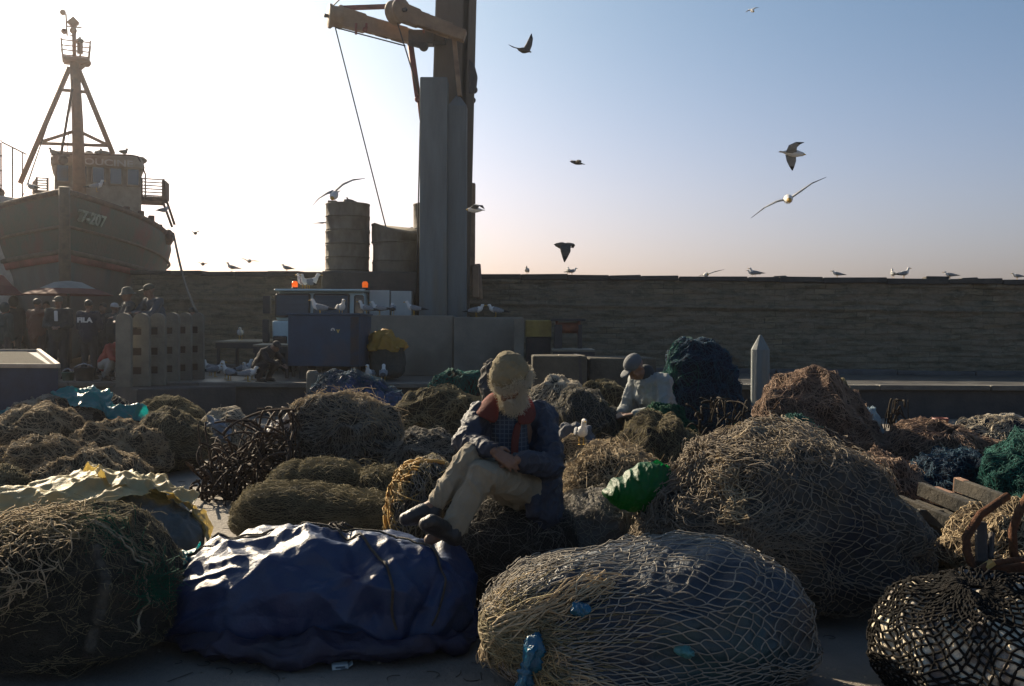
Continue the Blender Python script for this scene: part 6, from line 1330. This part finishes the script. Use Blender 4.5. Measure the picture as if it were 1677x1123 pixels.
# ================================================================== GULLS
GW, GG, GBk, GY = mat('gull_white', (.72, .70, .66), trans=.15), mat('gull_grey_wing', (.26, .27, .28), (.2, .21, .22), 20), mat('gull_black_tip', (.02, .02, .02)), mat('gull_yellow', (.5, .3, .05))
GD = mat('gull_brown_mottled', (.14, .12, .095), (.07, .06, .05), 40, .8, trans=.1)
def loft(b, secs, n=10, mi=None):
    """secs: (centre, rx vector, rz vector, material)"""
    vs = []; fs = []
    for c, u, v, _ in secs:
        for k in range(n): a_ = 2 * math.pi * k / n; vs.append(Vector(c) + Vector(u) * math.cos(a_) + Vector(v) * math.sin(a_))
    bv = [b.bm.verts.new(b.M @ x) for x in vs]
    def F(idx, m_):
        try: f = b.bm.faces.new([bv[i] for i in idx]); f.material_index = m_; f.smooth = True
        except ValueError: pass
    for i in range(len(secs) - 1):
        for k in range(n): F((i * n + k, i * n + (k + 1) % n, (i + 1) * n + (k + 1) % n, (i + 1) * n + k), secs[i][3])
    F(range(n), secs[0][3]); F(range((len(secs) - 1) * n, len(secs) * n), secs[-1][3])
def standing_gull_mesh(dark=False, neck=1.0):
    """faces +X, 0.42 m long, feet at the origin"""
    w, g = (0, 1); b = MB(); Y = Vector((0, 1, 0))
    def sec(x, z, ry, rz_, m_, tilt=0): return (Vector((x, 0, z)), Y * ry, Vector((math.sin(tilt), 0, math.cos(tilt))) * rz_, m_)
    nz_ = .30 * neck
    loft(b, [sec(-.30, .115, .012, .004, 2), sec(-.22, .125, .028, .014, 2), sec(-.14, .14, .05, .04, 1), sec(-.04, .155, .068, .066, 1), sec(.05, .165, .070, .072, 0), sec(.10, .19, .055, .062, 0, -.5),
             sec(.125, .23 * neck, .035, .038, 0, -1.0), sec(.135, .27 * neck, .032, .034, 0, -1.0), sec(.15, nz_, .034, .036, 0, -.6), sec(.178, nz_ + .004, .026, .026, 0, -.2), sec(.195, nz_, .010, .012, 3), sec(.235, nz_ - .006, .005, .009, 3), sec(.245, nz_ - .014, .002, .003, 3)])
    for sy in (-1, 1):     # folded wings and legs grown into the same body
        loft(b, [(Vector((x, sy * y, z)), Y * .012, Vector((0, 0, hh)), m_) for x, y, z, hh, m_ in ((.07, .052, .175, .03, 1), (.02, .068, .17, .055, 1), (-.08, .062, .155, .05, 1), (-.18, .04, .14, .028, 2), (-.29, .018, .128, .010, 2), (-.34, .01, .122, .004, 2))], 8)
        loft(b, [(Vector((.0, sy * .028, z)), Y * r_, Vector((r_, 0, 0)), 3) for z, r_ in ((.11, .012), (.06, .006), (.012, .005), (.0, .006))], 6); b.box((.02, sy * .028, .004), (.05, .03, .006))
    for f in b.bm.faces:
        if all(v.co.z < .011 for v in f.verts): f.material_index = 3
    me = bpy.data.meshes.new('gull'); bmesh.ops.recalc_face_normals(b.bm, faces=b.bm.faces[:]); b.bm.to_mesh(me); b.bm.free()
    for m_ in ([GW, GG, GBk, GY] if not dark else [GD, GD, GBk, GBk]): me.materials.append(m_)
    return me
GM = [standing_gull_mesh(), standing_gull_mesh(neck=.86), standing_gull_mesh(True, .92)]
def gull(label, loc, yaw, kind=0, s=1.0, group=None):
    o = bpy.data.objects.new('gull', GM[kind]); COL.objects.link(o); o.location = loc; o.rotation_euler = (0, random.uniform(-.06, .06), yaw); o.scale = (s, s, s)
    return tag(o, label, 'gull', group)
WG = 'gulls standing on the sea wall'
for px, hh, yaw, lab, kd in ((377, 10, 200, 'gull standing on the sea wall just right of the trawler', 0), (467, 10, 160, 'gull standing on the sea wall left of the tall tank', 1), (863, 10, -100, 'hunched gull on the sea wall right of the crane', 1), (931, 10, 90, 'gull facing left on the wall, sharing a perch below the wing-down bird', 1),
                        (937, 8, 15, 'gull with lowered head beside its perched neighbour on the wall below the wing-down bird', 1), (1234, 7, 170, 'smaller gull of the pair perched on the wall above the short pointed pile', 1), (1239, 10, 165, 'taller gull of the pair perched on the wall above the short pointed pile', 0),
                        (1374, 8, 170, 'low crouching gull alone on the wall, left of the long-necked pair', 1), (1466, 11, 80, 'gull standing upright on the wall, left one of the long-necked pair', 0), (1484, 13, 10, 'gull with stretched neck facing right on the wall, right one of the long-necked pair', 0),
                        (1560, 9, 170, 'gull on the wall next to the lone boulder', 1), (1671, 7, 180, 'gull on the wall cut by the right edge of the view', 1)):
    x, y, z, u = wallpt(px); gull(lab, Vector((x, y + .15, z + .01)), R(yaw), kd, .70 + (hh - 10) * .035, WG)
bg_ = 'gulls lined up on the blocks and tool box'
for px, py, y, yaw, lab, kd in ((524, 516, 18.95, 175, 'gull facing left on the lid of the blue tool box, leftmost of two', 0), (558, 516, 19.0, -60, 'gull preening on the lid of the blue tool box, right one of two', 0), (600, 516, 21.2, 170, 'gull at the left end of the long beige block beside the tool box', 0),
                           (622, 516, 21.2, 170, 'second gull from the left on the long beige block', 0), (643, 516, 21.4, 100, 'third gull from the left on the long beige block', 1), (678, 516, 21.1, 172, 'gull on the beige block against the foot of the grey piles', 0),
                           (780, 519, 21.1, -20, 'gull on the right half of the beige block, left one of two', 1), (812, 519, 21.1, 175, 'gull on the right half of the beige block, right one of two', 1)):
    gull(lab, P(px, py, y), R(yaw), kd, .95, bg_)
for px, yy, yaw, lab, s_ in ((497, .6, 150, 'gull on the truck roof between the beacons, left one of three', 1.1), (506, .8, 10, 'gull on the truck roof between the beacons, stretching up at the back', 1.2), (502, .3, -120, 'gull on the truck roof between the beacons, nearest of three', 1.0)):
    gull(lab, Vector((at(px, TY + yy), TY + yy, SZ + zt + .045)), R(yaw), 0, s_, 'gulls on the truck roof')
gg = 'gulls walking on the dock'
zt1 = zat(561, 21.6)
for px, py, y, yaw, lab, kd, z in ((394, 0, 22.1, -80, 'gull sitting on the pale wooden table left of the truck', 1, zt1 + .03), (345, 0, 20.6, 160, 'gull stooping at the left end of the pale table', 0, None), (352, 0, 20.0, 30, 'gull behind the right end of the concrete barrier with raised wings folded', 0, None), (371, 0, 19.2, -100, 'gull facing the camera left of the crouching person', 0, None),
                        (376, 0, 18.6, 150, 'gull standing closest to the barrier near the dock edge', 1, None), (404, 0, 19.2, -95, 'white fronted gull, left of the pair beside the crouching person', 0, None), (413, 0, 19.0, 40, 'gull, right of the pair beside the crouching person', 0, None),
                        (406, 0, 18.3, 0, 'gull pecking at the dock edge left of the crouching person', 1, None), (401, 0, 20.8, 20, 'gull with bright breast farther back under the pale table', 0, None), (606, 0, 18.5, -100, 'gull at the foot of the tool box beside the basket, left of two', 0, None), (628, 0, 18.4, 95, 'gull on the dock left of the beige block, right of two', 0, None)):
    gull(lab, Vector((at(px, y), y, z or SZ + .005)), R(yaw), kd, 1.0, gg)
bgp = 'gulls perched on the trawler'
def SW(px, py, yl): q = LS(px, py, yl); c, sn = math.cos(SYAW), math.sin(SYAW); return Vector((SHX + c * q.x - sn * q.y, SHY + sn * q.x + c * q.y, q.z + SZ))
for px, py, yl, yaw, lab, kd in ((88, 258, 4.2, 160, 'gull leaning forward on the left end of the wheelhouse roof rail', 2), (132, 76, 3.2, 120, 'gull perched in the crow nest of the trawler', 2), (162, 258, 4.6, 90, 'gull among the gear on the wheelhouse roof, nearest the mast', 2), (203, 257, 4.6, 80, 'gull upright near the right end of the wheelhouse roof', 2),
                             (52, 315, 2.2, 150, 'gull on the rail of the trawler left of the stem', 1), (158, 314, 1.2, 20, 'white gull on the foredeck rail just right of the stem', 0), (268, 352, 4.5, 60, 'pale gull on the rail under the side ladder of the trawler', 1)):
    gull(lab, SW(px, py, yl), R(yaw), kd, .9, bgp)
gull('gull crouching on top of the tall tank', P(574, 335, 23.3), R(200), 2, .55)
gull('small white gull resting on the net bale right of the old person', P(952, 728, 7.6), R(-80), 0, .62)

def flyer(label, d, nose, tail, wings, dark=False, rad=.055, chord=.16, dn=0.0, dtl=0.0, cup=(0, 0, 1)):
    """nose/tail: picture positions; wings: two lists of (px, py, depth offset, chord factor) from shoulder to tip"""
    a_, c_ = P(*nose, d + dn), P(*tail, d + dtl); ctr = a_.lerp(c_, .42); ax = (c_ - a_).normalized(); Ln = (c_ - a_).length; b = MB()
    u = ax.cross(Vector((0, 0, 1))).normalized() if abs(ax.z) < .9 else Vector((1, 0, 0)); v = u.cross(ax).normalized()
    loft(b, [(a_.lerp(c_, t) - ctr, u * rad * ru, v * rad * rv, m_) for t, ru, rv, m_ in ((0, .08, .08, 3), (.07, .25, .25, 3), (.11, .5, .5, 0), (.2, .62, .62, 0), (.3, .85, .85, 0), (.45, 1, 1, 0), (.62, .8, .8, 0), (.78, .5, .45, 0), (.86, .6, .2, 0), (1, 1.0, .06, 1 if dark else 0))])
    for wg in wings:
        pts = [P(px, py, d + dz) - ctr for px, py, dz, _ in wg]; secs = []
        for i, (p, q) in enumerate(zip(pts, wg)):
            t = (pts[min(i + 1, len(pts) - 1)] - pts[max(i - 1, 0)]).normalized(); cd = (ax - t * ax.dot(t) * .6).normalized(); nn = t.cross(cd).normalized()
            c2 = chord * q[3] * .85; secs.append((p + cd * c2 * .25, cd * c2 / 2, nn * max(.003, .014 * q[3]), 1 if i < len(pts) - 2 else 2))
        b2 = b; loft(b2, secs, 8)
    me = bpy.data.meshes.new('gull'); bmesh.ops.recalc_face_normals(b.bm, faces=b.bm.faces[:]); b.bm.to_mesh(me); b.bm.free()
    for m_ in ([GD, GD, GBk, GBk] if dark else [GW, GG, GBk, GY]): me.materials.append(m_)
    o = bpy.data.objects.new('gull', me); COL.objects.link(o); o.location = ctr; return tag(o, label, 'gull', 'gulls in flight')
flyer('dark gull high in the sky right of the crane, one wing raised steeply', 17, (847, 80), (870, 85), [[(858, 83, 0, 1.1), (864, 72, .1, .9), (868, 62, .15, .6), (870, 55, .2, .12)], [(856, 82, -.05, 1.0), (848, 79, -.15, .8), (840, 77, -.25, .5), (833, 73, -.35, .12)]], True, rad=.05, chord=.14)
flyer('tiny gull near the top edge of the sky', 34, (1235, 19), (1228, 15), [[(1232, 16, 0, 1), (1237, 13, 0, .8), (1243, 12, 0, .15)], [(1230, 16, 0, 1), (1226, 17, 0, .8), (1221, 20, 0, .15)]], rad=.06, dn=-.2, dtl=.2)
flyer('small dark gull gliding level in the middle of the sky', 24, (933, 264), (958, 269), [[(944, 266, -.05, 1.0), (947, 262, -.3, .9), (951, 265, -.5, .2)], [(942, 265, .05, 1), (938, 263, .3, .8), (934, 262, .5, .15)]], True, rad=.05, chord=.14)
flyer('gull seen from below with both wings spread up and down, heading right', 16, (1320, 253), (1276, 248), [[(1300, 250, -.04, 1.35), (1302, 240, -.1, 1.1), (1309, 235, -.15, .75), (1317, 233, -.2, .12)], [(1299, 252, .04, 1.3), (1300, 263, .1, 1.2), (1299, 272, .15, .7), (1298, 279, .2, .12)]], rad=.062, chord=.15)
flyer('large gull gliding head on with long tilted wings, lower right of the sky', 13.5, (1293, 328), (1288, 323), [[(1294, 325, 0, 1.1), (1310, 314, .0, 1.0), (1330, 300, .1, .6), (1353, 290, .2, .12)], [(1289, 326, 0, 1.1), (1272, 330, .0, 1.0), (1252, 340, .1, .6), (1230, 357, .2, .12)]], rad=.065, chord=.13, dn=-.2, dtl=.25)
flyer('dark gull above the wall with its near wing hanging straight down', 16, (907, 400), (938, 405), [[(921, 402, -.04, 1.3), (922, 411, -.1, 1.2), (923, 420, -.12, .7), (924, 429, -.15, .12)], [(924, 400, .04, 1.2), (931, 398, .15, 1.0), (936, 401, .25, .6), (938, 406, .3, .12)]], True, rad=.06, chord=.16)
flyer('big gull landing above the tall tank with wings swept wide', 14.5, (543, 326), (552, 312), [[(550, 312, 0, 1.1), (562, 302, .0, 1.0), (578, 295, .1, .6), (598, 292, .2, .12)], [(545, 314, 0, 1.1), (535, 317, .0, 1.0), (522, 325, .1, .6), (511, 337, .2, .12)]], rad=.065, chord=.12, dn=-.12, dtl=.2)
flyer('gull half hidden behind the tall tank, one wing showing at its left', 24.2, (545, 362), (530, 365), [[(533, 364, 0, 1), (524, 364, .1, .8), (512, 366, .2, .12)], [(540, 362, .1, 1), (545, 355, .2, .8), (550, 350, .3, .1)]], rad=.06)
flyer('gull flying right past the side of the crane', 19, (763, 343), (794, 344), [[(773, 340, -.1, 1.2), (778, 335, -.2, 1.0), (786, 337, -.25, .6), (793, 342, -.3, .1)], [(772, 341, .1, 1.1), (777, 337, .3, .8), (784, 337, .5, .12)]], rad=.06, chord=.15)
flyer('small gull flying above the wall beside the trawler', 32, (322, 383), (317, 380), [[(320, 381, 0, 1), (325, 379, 0, .7), (329, 377, 0, .1)], [(318, 381, 0, 1), (314, 378, 0, .7), (311, 377, 0, .1)]], True, dn=-.15, dtl=.15)
flyer('small gull skimming low over the wall, left of its fainter neighbour', 30, (334, 433), (330, 431), [[(333, 432, 0, 1), (338, 431, 0, .7), (342, 430, 0, .1)], [(331, 432, 0, 1), (327, 430, 0, .7), (323, 429, 0, .1)]], True, dn=-.15, dtl=.15)
flyer('pale gull gliding over the wall left of the tall tank', 26, (410, 428), (406, 426), [[(409, 427, 0, 1), (417, 427, 0, .7), (425, 428, 0, .1)], [(406, 427, 0, 1), (400, 424, 0, .7), (394, 422, 0, .1)]], dn=-.15, dtl=.15)
flyer('gull taking off from the wall with one long wing up, right of centre', 22, (1160, 449), (1152, 450), [[(1158, 449, 0, 1), (1170, 445, 0, .8), (1186, 441, .1, .12)], [(1156, 450, 0, 1), (1150, 450, .1, .7), (1144, 452, .2, .12)]], dn=-.1, dtl=.1)

# ------------------------------------------------------------------ haze
hb = MB(); hb.box((0, 70, 14.5), (310, 270, 31)); hz_ = hb.build('haze', None); tag(hz_, kind='stuff')
hm = bpy.data.materials.new('sea_haze'); hm.use_nodes = True; hn = hm.node_tree
for n in list(hn.nodes): hn.nodes.remove(n)
ho = hn.nodes.new('ShaderNodeOutputMaterial'); hv = hn.nodes.new('ShaderNodeVolumePrincipled')
hv.inputs['Color'].default_value = (.92, .94, 1, 1); hv.inputs['Density'].default_value = .0008; hv.inputs['Anisotropy'].default_value = .86
hn.links.new(hv.outputs[0], ho.inputs['Volume']); hz_.data.materials.clear(); hz_.data.materials.append(hm)
